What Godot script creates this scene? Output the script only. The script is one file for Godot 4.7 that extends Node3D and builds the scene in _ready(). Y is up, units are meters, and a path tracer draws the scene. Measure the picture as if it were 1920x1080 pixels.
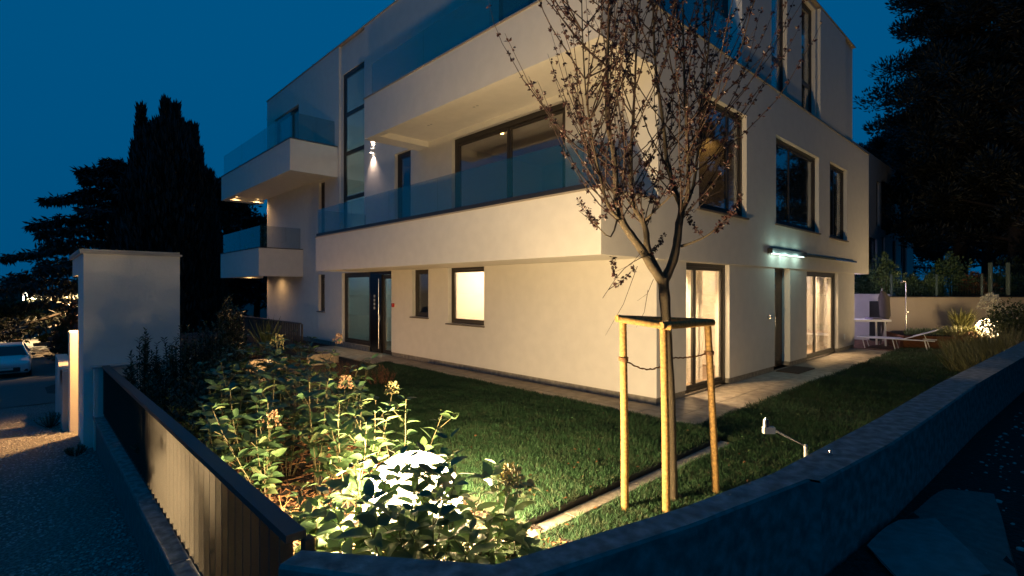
extends Node3D

# ---------------------------------------------------------------- mesh builder
class MB:
	var v := PackedVector3Array()
	var n := PackedVector3Array()
	var ix := PackedInt32Array()
	func tri(a: Vector3, b: Vector3, c: Vector3) -> void:
		var nn := (b - a).cross(c - a).normalized()
		var k := v.size()
		v.append_array([a, b, c])
		n.append_array([nn, nn, nn])
		ix.append_array([k, k + 2, k + 1])
	func quad(a: Vector3, b: Vector3, c: Vector3, d: Vector3) -> void:
		var nn := (b - a).cross(c - a)
		if nn.length_squared() < 1e-14:
			nn = (c - a).cross(d - a)
		nn = nn.normalized()
		var k := v.size()
		v.append_array([a, b, c, d])
		n.append_array([nn, nn, nn, nn])
		ix.append_array([k, k + 2, k + 1, k, k + 3, k + 2])
	func quadn(a: Vector3, b: Vector3, c: Vector3, d: Vector3, want: Vector3) -> void:
		if (b - a).cross(c - a).dot(want) < 0.0:
			quad(d, c, b, a)
		else:
			quad(a, b, c, d)
	func box(lo: Vector3, hi: Vector3) -> void:
		obox(Transform3D(Basis(), (lo + hi) * 0.5), hi - lo)
	func obox(t: Transform3D, s: Vector3) -> void:
		var h := s * 0.5
		var p := []
		for i in 8:
			p.append(t * Vector3(h.x if i & 1 else -h.x, h.y if i & 2 else -h.y, h.z if i & 4 else -h.z))
		var bx := t.basis.x
		var by := t.basis.y
		var bz := t.basis.z
		quadn(p[0], p[2], p[6], p[4], -bx)
		quadn(p[1], p[3], p[7], p[5], bx)
		quadn(p[0], p[1], p[5], p[4], -by)
		quadn(p[2], p[3], p[7], p[6], by)
		quadn(p[0], p[1], p[3], p[2], -bz)
		quadn(p[4], p[5], p[7], p[6], bz)
	# a box with chamfered edges (top and vertical), for things that catch light
	func cbox(lo: Vector3, hi: Vector3, c: float) -> void:
		var ring := func(x0: float, x1: float, z0: float, z1: float, y: float) -> Array:
			return [Vector3(x0 + c, y, z1), Vector3(x1 - c, y, z1), Vector3(x1, y, z1 - c), Vector3(x1, y, z0 + c), Vector3(x1 - c, y, z0), Vector3(x0 + c, y, z0), Vector3(x0, y, z0 + c), Vector3(x0, y, z1 - c)]
		var r0: Array = ring.call(lo.x, hi.x, lo.z, hi.z, lo.y)
		var r1: Array = ring.call(lo.x, hi.x, lo.z, hi.z, hi.y - c)
		var r2: Array = ring.call(lo.x + c, hi.x - c, lo.z + c, hi.z - c, hi.y)
		for i in 8:
			var j := (i + 1) % 8
			quad(r0[i], r0[j], r1[j], r1[i])
			quad(r1[i], r1[j], r2[j], r2[i])
		for i in range(1, 7):
			tri(r2[0], r2[i], r2[i + 1])
			tri(r0[0], r0[i + 1], r0[i])
	# a vertical prism over a polygon of (x, z)
	func prism(poly: PackedVector2Array, y0: float, y1: float, sides := true) -> void:
		var t := Geometry2D.triangulate_polygon(poly)
		for i in range(0, t.size(), 3):
			var a := poly[t[i]]
			var b := poly[t[i + 1]]
			var c := poly[t[i + 2]]
			if (b - a).cross(c - a) > 0.0:
				var s := b
				b = c
				c = s
			tri(Vector3(a.x, y1, a.y), Vector3(b.x, y1, b.y), Vector3(c.x, y1, c.y))
			if sides:
				tri(Vector3(a.x, y0, a.y), Vector3(c.x, y0, c.y), Vector3(b.x, y0, b.y))
		if sides:
			var ctr := Vector2.ZERO
			for p in poly:
				ctr += p / poly.size()
			var cw := Geometry2D.is_polygon_clockwise(poly)
			for i in poly.size():
				var a := poly[i]
				var b := poly[(i + 1) % poly.size()]
				var d := (b - a)
				var out := Vector3(d.y, 0, -d.x) if not cw else Vector3(-d.y, 0, d.x)
				quadn(Vector3(a.x, y0, a.y), Vector3(b.x, y0, b.y), Vector3(b.x, y1, b.y), Vector3(a.x, y1, a.y), out)
	func tube(pts: Array, rad: Array, sides := 6, cap := true) -> void:
		var base := v.size()
		var ref := Vector3(0.31, 0.2, 0.93).normalized()
		var m := pts.size()
		for i in m:
			var dir: Vector3 = (pts[mini(i + 1, m - 1)] - pts[maxi(i - 1, 0)]).normalized()
			var a := dir.cross(ref)
			if a.length() < 0.05:
				a = dir.cross(Vector3.RIGHT)
			a = a.normalized()
			var b := dir.cross(a)
			for k in sides:
				var w := TAU * k / sides
				var nn := a * cos(w) + b * sin(w)
				v.append(pts[i] + nn * float(rad[i]))
				n.append(nn)
		for i in m - 1:
			for k in sides:
				var p := base + i * sides + k
				var q := base + i * sides + (k + 1) % sides
				ix.append_array([p, p + sides, q, q, p + sides, q + sides])
		if cap:
			for e in 2:
				var i: int = 0 if e == 0 else m - 1
				var dir: Vector3 = (pts[0] - pts[1]).normalized() if e == 0 else (pts[m - 1] - pts[m - 2]).normalized()
				var k0 := v.size()
				v.append(pts[i])
				n.append(dir)
				for k in sides:
					v.append(v[base + i * sides + k])
					n.append(dir)
				for k in sides:
					var a := k0 + 1 + k
					var b := k0 + 1 + (k + 1) % sides
					if e == 0:
						ix.append_array([k0, a, b])
					else:
						ix.append_array([k0, b, a])
	func ball(c: Vector3, r: Vector3, seg := 16, rings := 10) -> void:
		var base := v.size()
		for i in rings + 1:
			var t := PI * i / rings
			for k in seg + 1:
				var w := TAU * k / seg
				var d := Vector3(sin(t) * cos(w), cos(t), sin(t) * sin(w))
				v.append(c + d * r)
				n.append((d / r).normalized())
		for i in rings:
			for k in seg:
				var p := base + i * (seg + 1) + k
				ix.append_array([p, p + seg + 1, p + 1, p + 1, p + seg + 1, p + seg + 2])
	# a pointed leaf: folded along its midrib, bent down at the tip; root at t.origin, along t.basis.z, face up t.basis.y
	func leaf(t: Transform3D, l: float, w: float, fold := 0.25, bend := 0.25, segs := 4) -> void:
		var rows := []
		for i in segs + 1:
			var s := float(i) / segs
			var ww := w * 0.5 * pow(sin(PI * pow(s, 0.75)), 0.8) if i > 0 and i < segs else 0.0
			var c := Vector3(0, -bend * l * s * s, l * s)
			rows.append([t * (c + Vector3(-ww, fold * ww, 0)), t * c, t * (c + Vector3(ww, fold * ww, 0))])
		var base := v.size()
		for i in segs + 1:
			var up := (t.basis * Vector3(0, 1, 2.0 * bend * float(i) / segs)).normalized()
			var sx := t.basis.x.normalized() * fold
			v.append_array(rows[i])
			n.append_array([(up + sx).normalized(), up, (up - sx).normalized()])
		for i in segs:
			var k := base + i * 3
			for j in 2:
				ix.append_array([k + j, k + j + 1, k + j + 3, k + j + 1, k + j + 4, k + j + 3])
	# a bare two-triangle leaf
	func chip(p: Vector3, d: Vector3, side: Vector3, l: float, w: float) -> void:
		var m := p + d * (l * 0.45)
		var up := side.cross(d).normalized()
		tri(p, m + side * (w * 0.5) + up * w * 0.15, p + d * l)
		tri(p, p + d * l, m - side * (w * 0.5) + up * w * 0.15)
	func mesh() -> ArrayMesh:
		var a := []
		a.resize(Mesh.ARRAY_MAX)
		a[Mesh.ARRAY_VERTEX] = v
		a[Mesh.ARRAY_NORMAL] = n
		a[Mesh.ARRAY_INDEX] = ix
		var m := ArrayMesh.new()
		m.add_surface_from_arrays(Mesh.PRIMITIVE_TRIANGLES, a)
		return m

# ---------------------------------------------------------------- helpers
var M := {}
var used := {}
var rng := RandomNumberGenerator.new()

func numbered(called: String) -> String:
	if not used.has(called):
		used[called] = 0
		return called
	used[called] += 1
	return "%s_%03d" % [called, used[called]]

func part(mb: MB, called: String, m: Material, parent: Node) -> MeshInstance3D:
	return meshpart(mb.mesh(), called, m, parent)

func meshpart(me: Mesh, called: String, m: Material, parent: Node) -> MeshInstance3D:
	var o := MeshInstance3D.new()
	o.name = called
	o.mesh = me
	o.material_override = m
	parent.add_child(o, true)
	return o

func tag(o: Node, label: String, category: String, group := "") -> void:
	o.set_meta("label", label)
	o.set_meta("category", category)
	if group != "":
		o.set_meta("group", group)

func thing(called: String, label: String, category: String, at := Vector3.ZERO, group := "") -> Node3D:
	var o := Node3D.new()
	o.name = numbered(called)
	add_child(o)
	o.position = at
	tag(o, label, category, group)
	return o

func one(mb: MB, called: String, m: Material, label: String, category: String, group := "") -> MeshInstance3D:
	var o := part(mb, numbered(called), m, self)
	tag(o, label, category, group)
	return o

func setting(mb: MB, called: String, m: Material) -> MeshInstance3D:
	var o := part(mb, numbered(called), m, self)
	o.set_meta("kind", "structure")
	return o

func scatter(me: Mesh, m: Material, xf: Array, called: String, parent: Node = self) -> MultiMeshInstance3D:
	var mm := MultiMesh.new()
	mm.transform_format = MultiMesh.TRANSFORM_3D
	mm.mesh = me
	mm.instance_count = xf.size()
	for i in xf.size():
		mm.set_instance_transform(i, xf[i])
	var o := MultiMeshInstance3D.new()
	o.name = numbered(called) if parent == self else called
	o.multimesh = mm
	o.material_override = m
	o.set_meta("kind", "stuff")
	parent.add_child(o, true)
	return o

func r(a: float, b: float) -> float:
	return rng.randf_range(a, b)

func rdir() -> Vector3:
	while true:
		var p := Vector3(r(-1, 1), r(-1, 1), r(-1, 1))
		if p.length() < 1.0 and p.length() > 0.05:
			return p.normalized()
	return Vector3.UP

func looking(at: Vector3, dir: Vector3, up := Vector3.UP, s := 1.0) -> Transform3D:
	# basis.z along dir
	var z := dir.normalized()
	if absf(z.dot(up.normalized())) > 0.98:
		up = Vector3(1, 0.1, 0.2)
	var x := up.cross(z).normalized()
	var y := z.cross(x)
	return Transform3D(Basis(x, y, z).scaled(Vector3.ONE * s), at)

# ---------------------------------------------------------------- materials
func ntex(sd: int, freq: float, lo: float, hi: float, oct := 4, size := 512, kind := FastNoiseLite.TYPE_SIMPLEX_SMOOTH, mid := 0.5) -> NoiseTexture2D:
	var f := FastNoiseLite.new()
	f.seed = sd
	f.noise_type = kind
	f.frequency = freq
	f.fractal_octaves = oct
	var t := NoiseTexture2D.new()
	t.width = size
	t.height = size
	t.seamless = true
	t.noise = f
	var g := Gradient.new()
	g.set_color(0, Color(lo, lo, lo))
	g.set_color(1, Color(hi, hi, hi))
	g.add_point(mid, Color((lo + hi) / 2, (lo + hi) / 2, (lo + hi) / 2))
	t.color_ramp = g
	return t

func lin(rr: float, g: float, b: float, a := 1.0) -> Color:
	var c := Color(rr, g, b).linear_to_srgb()
	c.a = a
	return c

func mat(called: String, c: Color, rough: float, tex: Texture2D = null, scale := 1.0, relief: Texture2D = null, depth := 0.5) -> StandardMaterial3D:
	var m := StandardMaterial3D.new()
	m.resource_name = called
	m.albedo_color = c
	m.roughness = rough
	if tex or relief:
		m.uv1_triplanar = true
		m.uv1_world_triplanar = true
		m.uv1_scale = Vector3.ONE * scale
	if tex:
		m.albedo_texture = tex
	if relief:
		m.heightmap_enabled = true
		m.heightmap_texture = relief
		m.heightmap_scale = depth
	M[called] = m
	return m

func glass(called: String, c: Color, rough := 0.0) -> StandardMaterial3D:
	var m := StandardMaterial3D.new()
	m.resource_name = called
	m.transparency = BaseMaterial3D.TRANSPARENCY_ALPHA
	m.albedo_color = c
	m.roughness = rough
	m.metallic_specular = 0.5
	M[called] = m
	return m

func glow(called: String, c: Color, k: float) -> StandardMaterial3D:
	var m := StandardMaterial3D.new()
	m.resource_name = called
	m.albedo_color = Color(0.9, 0.9, 0.9)
	m.emission_enabled = true
	m.emission = c
	m.emission_energy_multiplier = k
	M[called] = m
	return m

func make_materials() -> void:
	var fine := ntex(1, 0.08, 0.80, 1.0, 5)
	var soft := ntex(2, 0.012, 0.965, 1.0, 5)
	var coarse := ntex(3, 0.02, 0.74, 1.0, 6)
	var spots := ntex(4, 0.05, 0.35, 1.0, 4, 512, FastNoiseLite.TYPE_CELLULAR)
	var bumpy := ntex(5, 0.1, 0.0, 1.0, 4)
	var lumps := ntex(6, 0.06, 0.0, 1.0, 3, 512, FastNoiseLite.TYPE_CELLULAR)
	var p := mat("plaster", lin(0.76, 0.725, 0.65), 0.92, soft, 0.45, bumpy, 0.12)
	p.metallic_specular = 0.3
	mat("plaster_grey", lin(0.45, 0.44, 0.42), 0.92, soft, 0.6, bumpy, 0.15)
	mat("plinth", lin(0.33, 0.30, 0.25), 0.85, coarse, 0.8, bumpy, 0.2)
	mat("coping", lin(0.42, 0.36, 0.28), 0.6, fine, 1.5)
	mat("dark_coping", lin(0.06, 0.062, 0.065), 0.5, fine, 1.5)
	mat("frame", lin(0.045, 0.036, 0.028), 0.42, fine, 3.0)
	mat("channel", lin(0.02, 0.02, 0.022), 0.4)
	mat("sill", lin(0.16, 0.13, 0.10), 0.5, fine, 2.0)
	mat("black_panel", lin(0.008, 0.007, 0.007), 0.25)
	mat("steel", lin(0.6, 0.6, 0.6), 0.25).metallic = 1.0
	mat("red", lin(0.5, 0.03, 0.02), 0.4)
	mat("white_plastic", lin(0.75, 0.75, 0.73), 0.45)
	mat("room_wall", lin(0.72, 0.68, 0.6), 0.9)
	mat("room_wood", lin(0.55, 0.3, 0.1), 0.6, coarse, 1.0)
	mat("room_floor", lin(0.3, 0.2, 0.12), 0.5, coarse, 1.0)
	var cu := mat("curtain", lin(0.8, 0.76, 0.68), 0.95)
	cu.backlight = Color(0.6, 0.6, 0.6)
	mat("door_wood", lin(0.16, 0.06, 0.022), 0.45, coarse, 1.2)
	mat("mat_brown", lin(0.08, 0.05, 0.03), 1.0, fine, 4.0, bumpy, 0.4)
	mat("paver_a", lin(0.44, 0.36, 0.25), 0.75, coarse, 0.35, bumpy, 0.12)
	mat("paver_b", lin(0.40, 0.325, 0.22), 0.78, coarse, 0.3, bumpy, 0.12)
	mat("paver_c", lin(0.47, 0.385, 0.275), 0.72, coarse, 0.4, bumpy, 0.12)
	mat("mortar", lin(0.2, 0.165, 0.12), 0.95, fine, 1.0)
	mat("kerb", lin(0.40, 0.35, 0.27), 0.85, coarse, 1.3, bumpy, 0.3)
	mat("concrete", lin(0.33, 0.34, 0.33), 0.9, ntex(11, 0.02, 0.55, 1.0, 6), 0.9, bumpy, 0.12)
	mat("concrete_dark", lin(0.16, 0.165, 0.16), 0.92, coarse, 0.7, bumpy, 0.12)
	mat("fence_metal", lin(0.058, 0.051, 0.041), 0.85, fine, 2.0)
	mat("fence_cap", lin(0.05, 0.055, 0.06), 0.45, fine, 2.0)
	mat("soil", lin(0.05, 0.033, 0.02), 1.0, spots, 2.0, lumps, 3.0)
	mat("lawn_soil", lin(0.022, 0.03, 0.012), 1.0, coarse, 2.0)
	mat("mulch", lin(0.14, 0.06, 0.025), 0.95)
	mat("mulch_light", lin(0.26, 0.13, 0.05), 0.95)
	mat("gravel", lin(0.42, 0.41, 0.38), 1.0, spots, 1.1, lumps, 2.5)
	mat("pebble", lin(0.42, 0.41, 0.38), 0.95)
	mat("rubble", lin(0.34, 0.34, 0.33), 0.95)
	mat("rubble_ground", lin(0.035, 0.033, 0.03), 1.0, spots, 0.9, lumps, 2.5)
	mat("asphalt", lin(0.10, 0.088, 0.075), 0.7, coarse, 0.5, bumpy, 0.4)
	mat("far_ground", lin(0.03, 0.032, 0.025), 1.0, coarse, 0.1)
	var g1 := mat("grass_blade", lin(0.014, 0.056, 0.014), 0.75)
	g1.backlight = Color(0.35, 0.35, 0.35)
	var g2 := mat("grass_blade_dry", lin(0.032, 0.05, 0.018), 0.8)
	g2.backlight = Color(0.35, 0.35, 0.35)
	for a in [["leaf_a", 0.075, 0.13, 0.045], ["leaf_b", 0.05, 0.10, 0.04], ["leaf_c", 0.13, 0.17, 0.07], ["leaf_dark", 0.022, 0.042, 0.016], ["leaf_mid", 0.04, 0.06, 0.02], ["leaf_rust", 0.14, 0.06, 0.02], ["leaf_red", 0.22, 0.045, 0.03], ["leaf_plum", 0.034, 0.010, 0.009], ["leaf_lime", 0.17, 0.17, 0.05], ["ornamental", 0.10, 0.10, 0.035], ["needle", 0.007, 0.011, 0.007], ["needle_b", 0.011, 0.014, 0.008]]:
		var lm := mat(a[0], lin(a[1], a[2], a[3]), 0.5)
		lm.backlight = Color(0.45, 0.45, 0.45)
	var fl := mat("flower", lin(0.26, 0.22, 0.09), 0.8)
	fl.backlight = Color(0.5, 0.5, 0.5)
	var fp := mat("flower_pink", lin(0.34, 0.2, 0.11), 0.8)
	fp.backlight = Color(0.5, 0.5, 0.5)
	mat("flower_white", lin(0.7, 0.66, 0.5), 0.8).backlight = Color(0.5, 0.5, 0.5)
	mat("stem", lin(0.085, 0.07, 0.028), 0.8)
	mat("dry_stem", lin(0.42, 0.25, 0.10), 0.85)
	mat("bark", lin(0.095, 0.072, 0.042), 0.9, coarse, 4.0, bumpy, 0.6)
	mat("twig", lin(0.038, 0.021, 0.014), 0.85)
	mat("dark_bark", lin(0.04, 0.03, 0.022), 0.95, coarse, 2.0)
	mat("pine_bark", lin(0.12, 0.06, 0.035), 0.95, coarse, 2.0)
	mat("stake", lin(0.50, 0.29, 0.08), 0.8, ntex(21, 0.025, 0.5, 1.0, 5), 2.2, bumpy, 0.4)
	mat("rope", lin(0.20, 0.10, 0.04), 0.95)
	mat("corten", lin(0.18, 0.065, 0.022), 0.9, coarse, 1.0, bumpy, 0.2)
	mat("deck_a", lin(0.20, 0.085, 0.038), 0.65, coarse, 1.5)
	mat("deck_b", lin(0.16, 0.07, 0.03), 0.65, coarse, 1.7)
	mat("fence_green", lin(0.012, 0.04, 0.028), 0.6)
	mat("cardboard", lin(0.16, 0.16, 0.15), 0.9, coarse, 1.2)
	mat("cardboard_b", lin(0.24, 0.245, 0.24), 0.85, coarse, 0.9)
	mat("car_paint", lin(0.55, 0.56, 0.57), 0.3).clearcoat_enabled = true
	mat("car_black", lin(0.012, 0.012, 0.013), 0.45)
	mat("car_glass", lin(0.01, 0.013, 0.014), 0.05)
	mat("tyre", lin(0.015, 0.015, 0.015), 0.9)
	mat("headlamp", lin(0.5, 0.5, 0.5), 0.15)
	mat("cloth_pale", lin(0.5, 0.5, 0.47), 0.95)
	mat("textile", lin(0.10, 0.09, 0.12), 0.95)
	mat("parasol", lin(0.05, 0.042, 0.035), 0.95)
	mat("facade_far", lin(0.52, 0.52, 0.50), 0.9, soft, 0.3)
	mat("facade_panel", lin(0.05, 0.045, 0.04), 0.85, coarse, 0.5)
	mat("brick_tan", lin(0.4, 0.26, 0.13), 0.9, coarse, 2.0)
	mat("sign_white", lin(0.6, 0.58, 0.54), 0.6)
	mat("pole_metal", lin(0.35, 0.35, 0.34), 0.5)
	glass("pane", lin(0.01, 0.014, 0.015, 0.12))
	glass("pane_clear", lin(0.02, 0.02, 0.02, 0.02))
	glass("rail_glass", lin(0.015, 0.075, 0.085, 0.22))
	glass("opal", lin(0.85, 0.82, 0.76, 0.32), 0.2)
	glow("globe_glow", Color(1.0, 0.86, 0.62), 9.0)
	glow("globe_glow_far", Color(1.0, 0.88, 0.68), 8.0)
	glow("led_glow", Color(0.9, 1.0, 0.97), 2.2)
	glow("lamp_white", Color(1.0, 0.92, 0.85), 12.0)
	glow("lamp_warm", Color(1.0, 0.8, 0.5), 10.0)
	glow("balcony_lamp", Color(1.0, 0.8, 0.5), 2.0)
	glow("lamp_cold", Color(0.75, 0.95, 1.0), 12.0)
	glow("street_glow", Color(1.0, 0.95, 0.85), 25.0)

# ---------------------------------------------------------------- lights
func omni(called: String, at: Vector3, c: Color, e: float, size := 0.05, parent: Node = self) -> OmniLight3D:
	var l := OmniLight3D.new()
	l.name = numbered(called)
	l.position = at
	l.light_color = c
	l.light_energy = e
	l.light_size = size
	l.omni_range = 60.0
	l.omni_attenuation = 2.0
	l.shadow_enabled = true
	parent.add_child(l, true)
	return l

func spot(called: String, at: Vector3, to: Vector3, c: Color, e: float, angle := 45.0, size := 0.03, soft := 0.6, parent: Node = self) -> SpotLight3D:
	var l := SpotLight3D.new()
	l.name = numbered(called)
	l.light_color = c
	l.light_energy = e
	l.light_size = size
	l.spot_range = 40.0
	l.spot_attenuation = 2.0
	l.spot_angle = angle
	l.spot_angle_attenuation = soft
	l.shadow_enabled = true
	parent.add_child(l, true)
	var up := Vector3.UP if absf((to - at).normalized().y) < 0.95 else Vector3.RIGHT
	l.look_at_from_position(at, to, up)
	return l

func area(called: String, at: Vector3, to: Vector3, size: Vector2, c: Color, e: float, parent: Node = self) -> AreaLight3D:
	var l := AreaLight3D.new()
	l.name = numbered(called)
	l.light_color = c
	l.light_energy = e
	l.area_size = size
	l.area_range = 40.0
	l.shadow_enabled = true
	parent.add_child(l, true)
	var up := Vector3.UP if absf((to - at).normalized().y) < 0.95 else Vector3.RIGHT
	l.look_at_from_position(at, to, up)
	return l

const WARM := Color(1.0, 0.78, 0.52)
const CAM := Vector3(-7.6735, 1.9675, 4.5856)
const FW := Vector3(0.68585, 0, -0.72774)
const RT := Vector3(0.72774, 0, 0.68585)
const LAWN := 0.08

# where the ray of a photograph position meets a distance along the view: used once, to read places off the photograph
func place(px: float, py: float, d: float) -> Vector3:
	return CAM + FW * d + RT * ((px - 960.0) / 966.0 * d) + Vector3.UP * (-(py - 541.0) / 966.0 * d)

func _ready() -> void:
	rng.seed = 20240
	# ---- camera
	var cam := Camera3D.new()
	cam.name = "camera"
	add_child(cam)
	cam.look_at_from_position(CAM, CAM + FW)
	cam.fov = 2.0 * rad_to_deg(atan(540.0 / 966.0))
	cam.near = 0.05
	cam.far = 600.0
	cam.current = true
	# ---- sky and exposure: blue hour, the sun is down
	var env := Environment.new()
	env.background_mode = Environment.BG_SKY
	var sky := Sky.new()
	var sm := ProceduralSkyMaterial.new()
	sm.sky_top_color = Color(0.0, 0.325, 0.52)
	sm.sky_horizon_color = Color(0.0, 0.295, 0.475)
	sm.sky_curve = 0.22
	sm.ground_bottom_color = Color(0.01, 0.02, 0.03)
	sm.ground_horizon_color = Color(0.02, 0.12, 0.20)
	sm.sun_angle_max = 1.0
	sky.sky_material = sm
	env.sky = sky
	env.background_energy_multiplier = 1.0
	env.tonemap_mode = Environment.TONE_MAPPER_LINEAR
	env.tonemap_exposure = 1.0
	env.sdfgi_enabled = true
	env.ssao_enabled = true
	env.ssil_enabled = true
	var we := WorldEnvironment.new()
	we.name = "environment"
	we.environment = env
	add_child(we)

	make_materials()
	build_ground()
	build_house()
	build_paths()
	build_boundary()
	build_garden()
	build_terrace_end()
	build_tree()
	build_shrubs()
	build_street()
	build_far()
	build_outside()
	build_grass()

# ---------------------------------------------------------------- ground
func street_y(z: float) -> float:
	return -0.42 if z > -6.0 else maxf(-2.45, -0.42 - (-6.0 - z) * 0.0825)

func sheet(x0: float, x1: float, z0: float, z1: float, step: float, f: Callable) -> MB:
	var mb := MB.new()
	var nx := int(ceil((x1 - x0) / step))
	var nz := int(ceil((z1 - z0) / step))
	for j in nz + 1:
		for i in nx + 1:
			var x := x0 + (x1 - x0) * i / nx
			var z := z0 + (z1 - z0) * j / nz
			mb.v.append(Vector3(x, f.call(x, z), z))
			var e := 0.05
			mb.n.append(Vector3(f.call(x - e, z) - f.call(x + e, z), 2 * e, f.call(x, z - e) - f.call(x, z + e)).normalized())
	for j in nz:
		for i in nx:
			var a := j * (nx + 1) + i
			mb.ix.append_array([a, a + 1, a + nx + 1, a + 1, a + nx + 2, a + nx + 1])
	return mb

func build_ground() -> void:
	var low := func(x: float, z: float) -> float:
		if z < -22.0:
			return street_y(z) - 0.2
		if x < -7.5:
			return street_y(z) - 0.2
		return -0.62
	setting(sheet(-260, 260, -300, 220, 4.0, low), "ground", M.far_ground)
	var lump := FastNoiseLite.new()
	lump.seed = 9
	lump.frequency = 0.6
	lump.fractal_octaves = 3
	var drive := func(x: float, z: float) -> float:
		return street_y(z) + lump.get_noise_2d(x, z) * 0.05
	setting(sheet(-30, -6.90, -13.4, 12, 0.15, drive), "gravel_drive", M.gravel)
	var road := func(_x: float, z: float) -> float:
		return street_y(z) + 0.03
	setting(sheet(-13.0, -4.0, -75, -13.2, 1.0, road), "street", M.asphalt)
	# the bank held by the garden's back wall
	var bank := MB.new()
	bank.prism(PackedVector2Array([Vector2(15.62, -0.02), Vector2(18.9, 3.1), Vector2(24, 7.9), Vector2(70, 40), Vector2(90, -40), Vector2(17.2, -40), Vector2(17.2, -1.0)]), -0.6, 1.45)
	setting(bank, "bank", M.far_ground)
	# plot soil below beds and lawn
	var plot := MB.new()
	plot.prism(PackedVector2Array([Vector2(-6.86, -5.2), Vector2(-6.86, 2.45), Vector2(-6.37, 3.05), Vector2(-5.375, 3.30), Vector2(-4.587, 3.43), Vector2(-2.63, 3.54), Vector2(6.76, 4.08), Vector2(17.6, 4.7), Vector2(17.0, 1.6), Vector2(15.3, 0.0), Vector2(16.0, -2.0), Vector2(16.0, -22.0), Vector2(-5.7, -22.0), Vector2(-5.7, -5.2)]), -0.5, -0.03)
	setting(plot, "plot_soil", M.soil)

# ---------------------------------------------------------------- walls with openings
# axis "x": a wall in the plane x = front that runs along z; axis "z": in the plane z = front that runs along x
func pt(axis: String, u: float, y: float, d: float) -> Vector3:
	return Vector3(d, y, u) if axis == "x" else Vector3(u, y, d)

func wall(mb: MB, axis: String, u0: float, u1: float, y0: float, y1: float, front: float, back: float, holes: Array) -> void:
	var us := [u0, u1]
	var ys := [y0, y1]
	for h in holes:
		for k in 2:
			if h[k] > u0 and h[k] < u1:
				us.append(h[k])
			if h[k + 2] > y0 and h[k + 2] < y1:
				ys.append(h[k + 2])
	us.sort()
	ys.sort()
	var solid := func(i: int, j: int) -> bool:
		if i < 0 or j < 0 or i >= us.size() - 1 or j >= ys.size() - 1:
			return false
		var cu: float = (us[i] + us[i + 1]) / 2.0
		var cy: float = (ys[j] + ys[j + 1]) / 2.0
		for h in holes:
			if cu > h[0] and cu < h[1] and cy > h[2] and cy < h[3]:
				return false
		return true
	var out := pt(axis, 0, 0, signf(front - back))
	var ud := pt(axis, 1, 0, 0)
	for i in us.size() - 1:
		for j in ys.size() - 1:
			var a: float = us[i]
			var b: float = us[i + 1]
			var c: float = ys[j]
			var d: float = ys[j + 1]
			if b - a < 1e-5 or d - c < 1e-5 or not solid.call(i, j):
				continue
			mb.quadn(pt(axis, a, c, front), pt(axis, b, c, front), pt(axis, b, d, front), pt(axis, a, d, front), out)
			mb.quadn(pt(axis, a, c, back), pt(axis, b, c, back), pt(axis, b, d, back), pt(axis, a, d, back), -out)
			if not solid.call(i - 1, j):
				mb.quadn(pt(axis, a, c, front), pt(axis, a, d, front), pt(axis, a, d, back), pt(axis, a, c, back), -ud)
			if not solid.call(i + 1, j):
				mb.quadn(pt(axis, b, c, front), pt(axis, b, d, front), pt(axis, b, d, back), pt(axis, b, c, back), ud)
			if not solid.call(i, j - 1):
				mb.quadn(pt(axis, a, c, front), pt(axis, b, c, front), pt(axis, b, c, back), pt(axis, a, c, back), Vector3.DOWN)
			if not solid.call(i, j + 1):
				mb.quadn(pt(axis, a, d, front), pt(axis, b, d, front), pt(axis, b, d, back), pt(axis, a, d, back), Vector3.UP)

func bar(mb: MB, axis: String, u0: float, u1: float, y0: float, y1: float, d0: float, d1: float) -> void:
	var a := pt(axis, u0, y0, d0)
	var b := pt(axis, u1, y1, d1)
	mb.box(Vector3(minf(a.x, b.x), minf(a.y, b.y), minf(a.z, b.z)), Vector3(maxf(a.x, b.x), maxf(a.y, b.y), maxf(a.z, b.z)))

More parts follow.
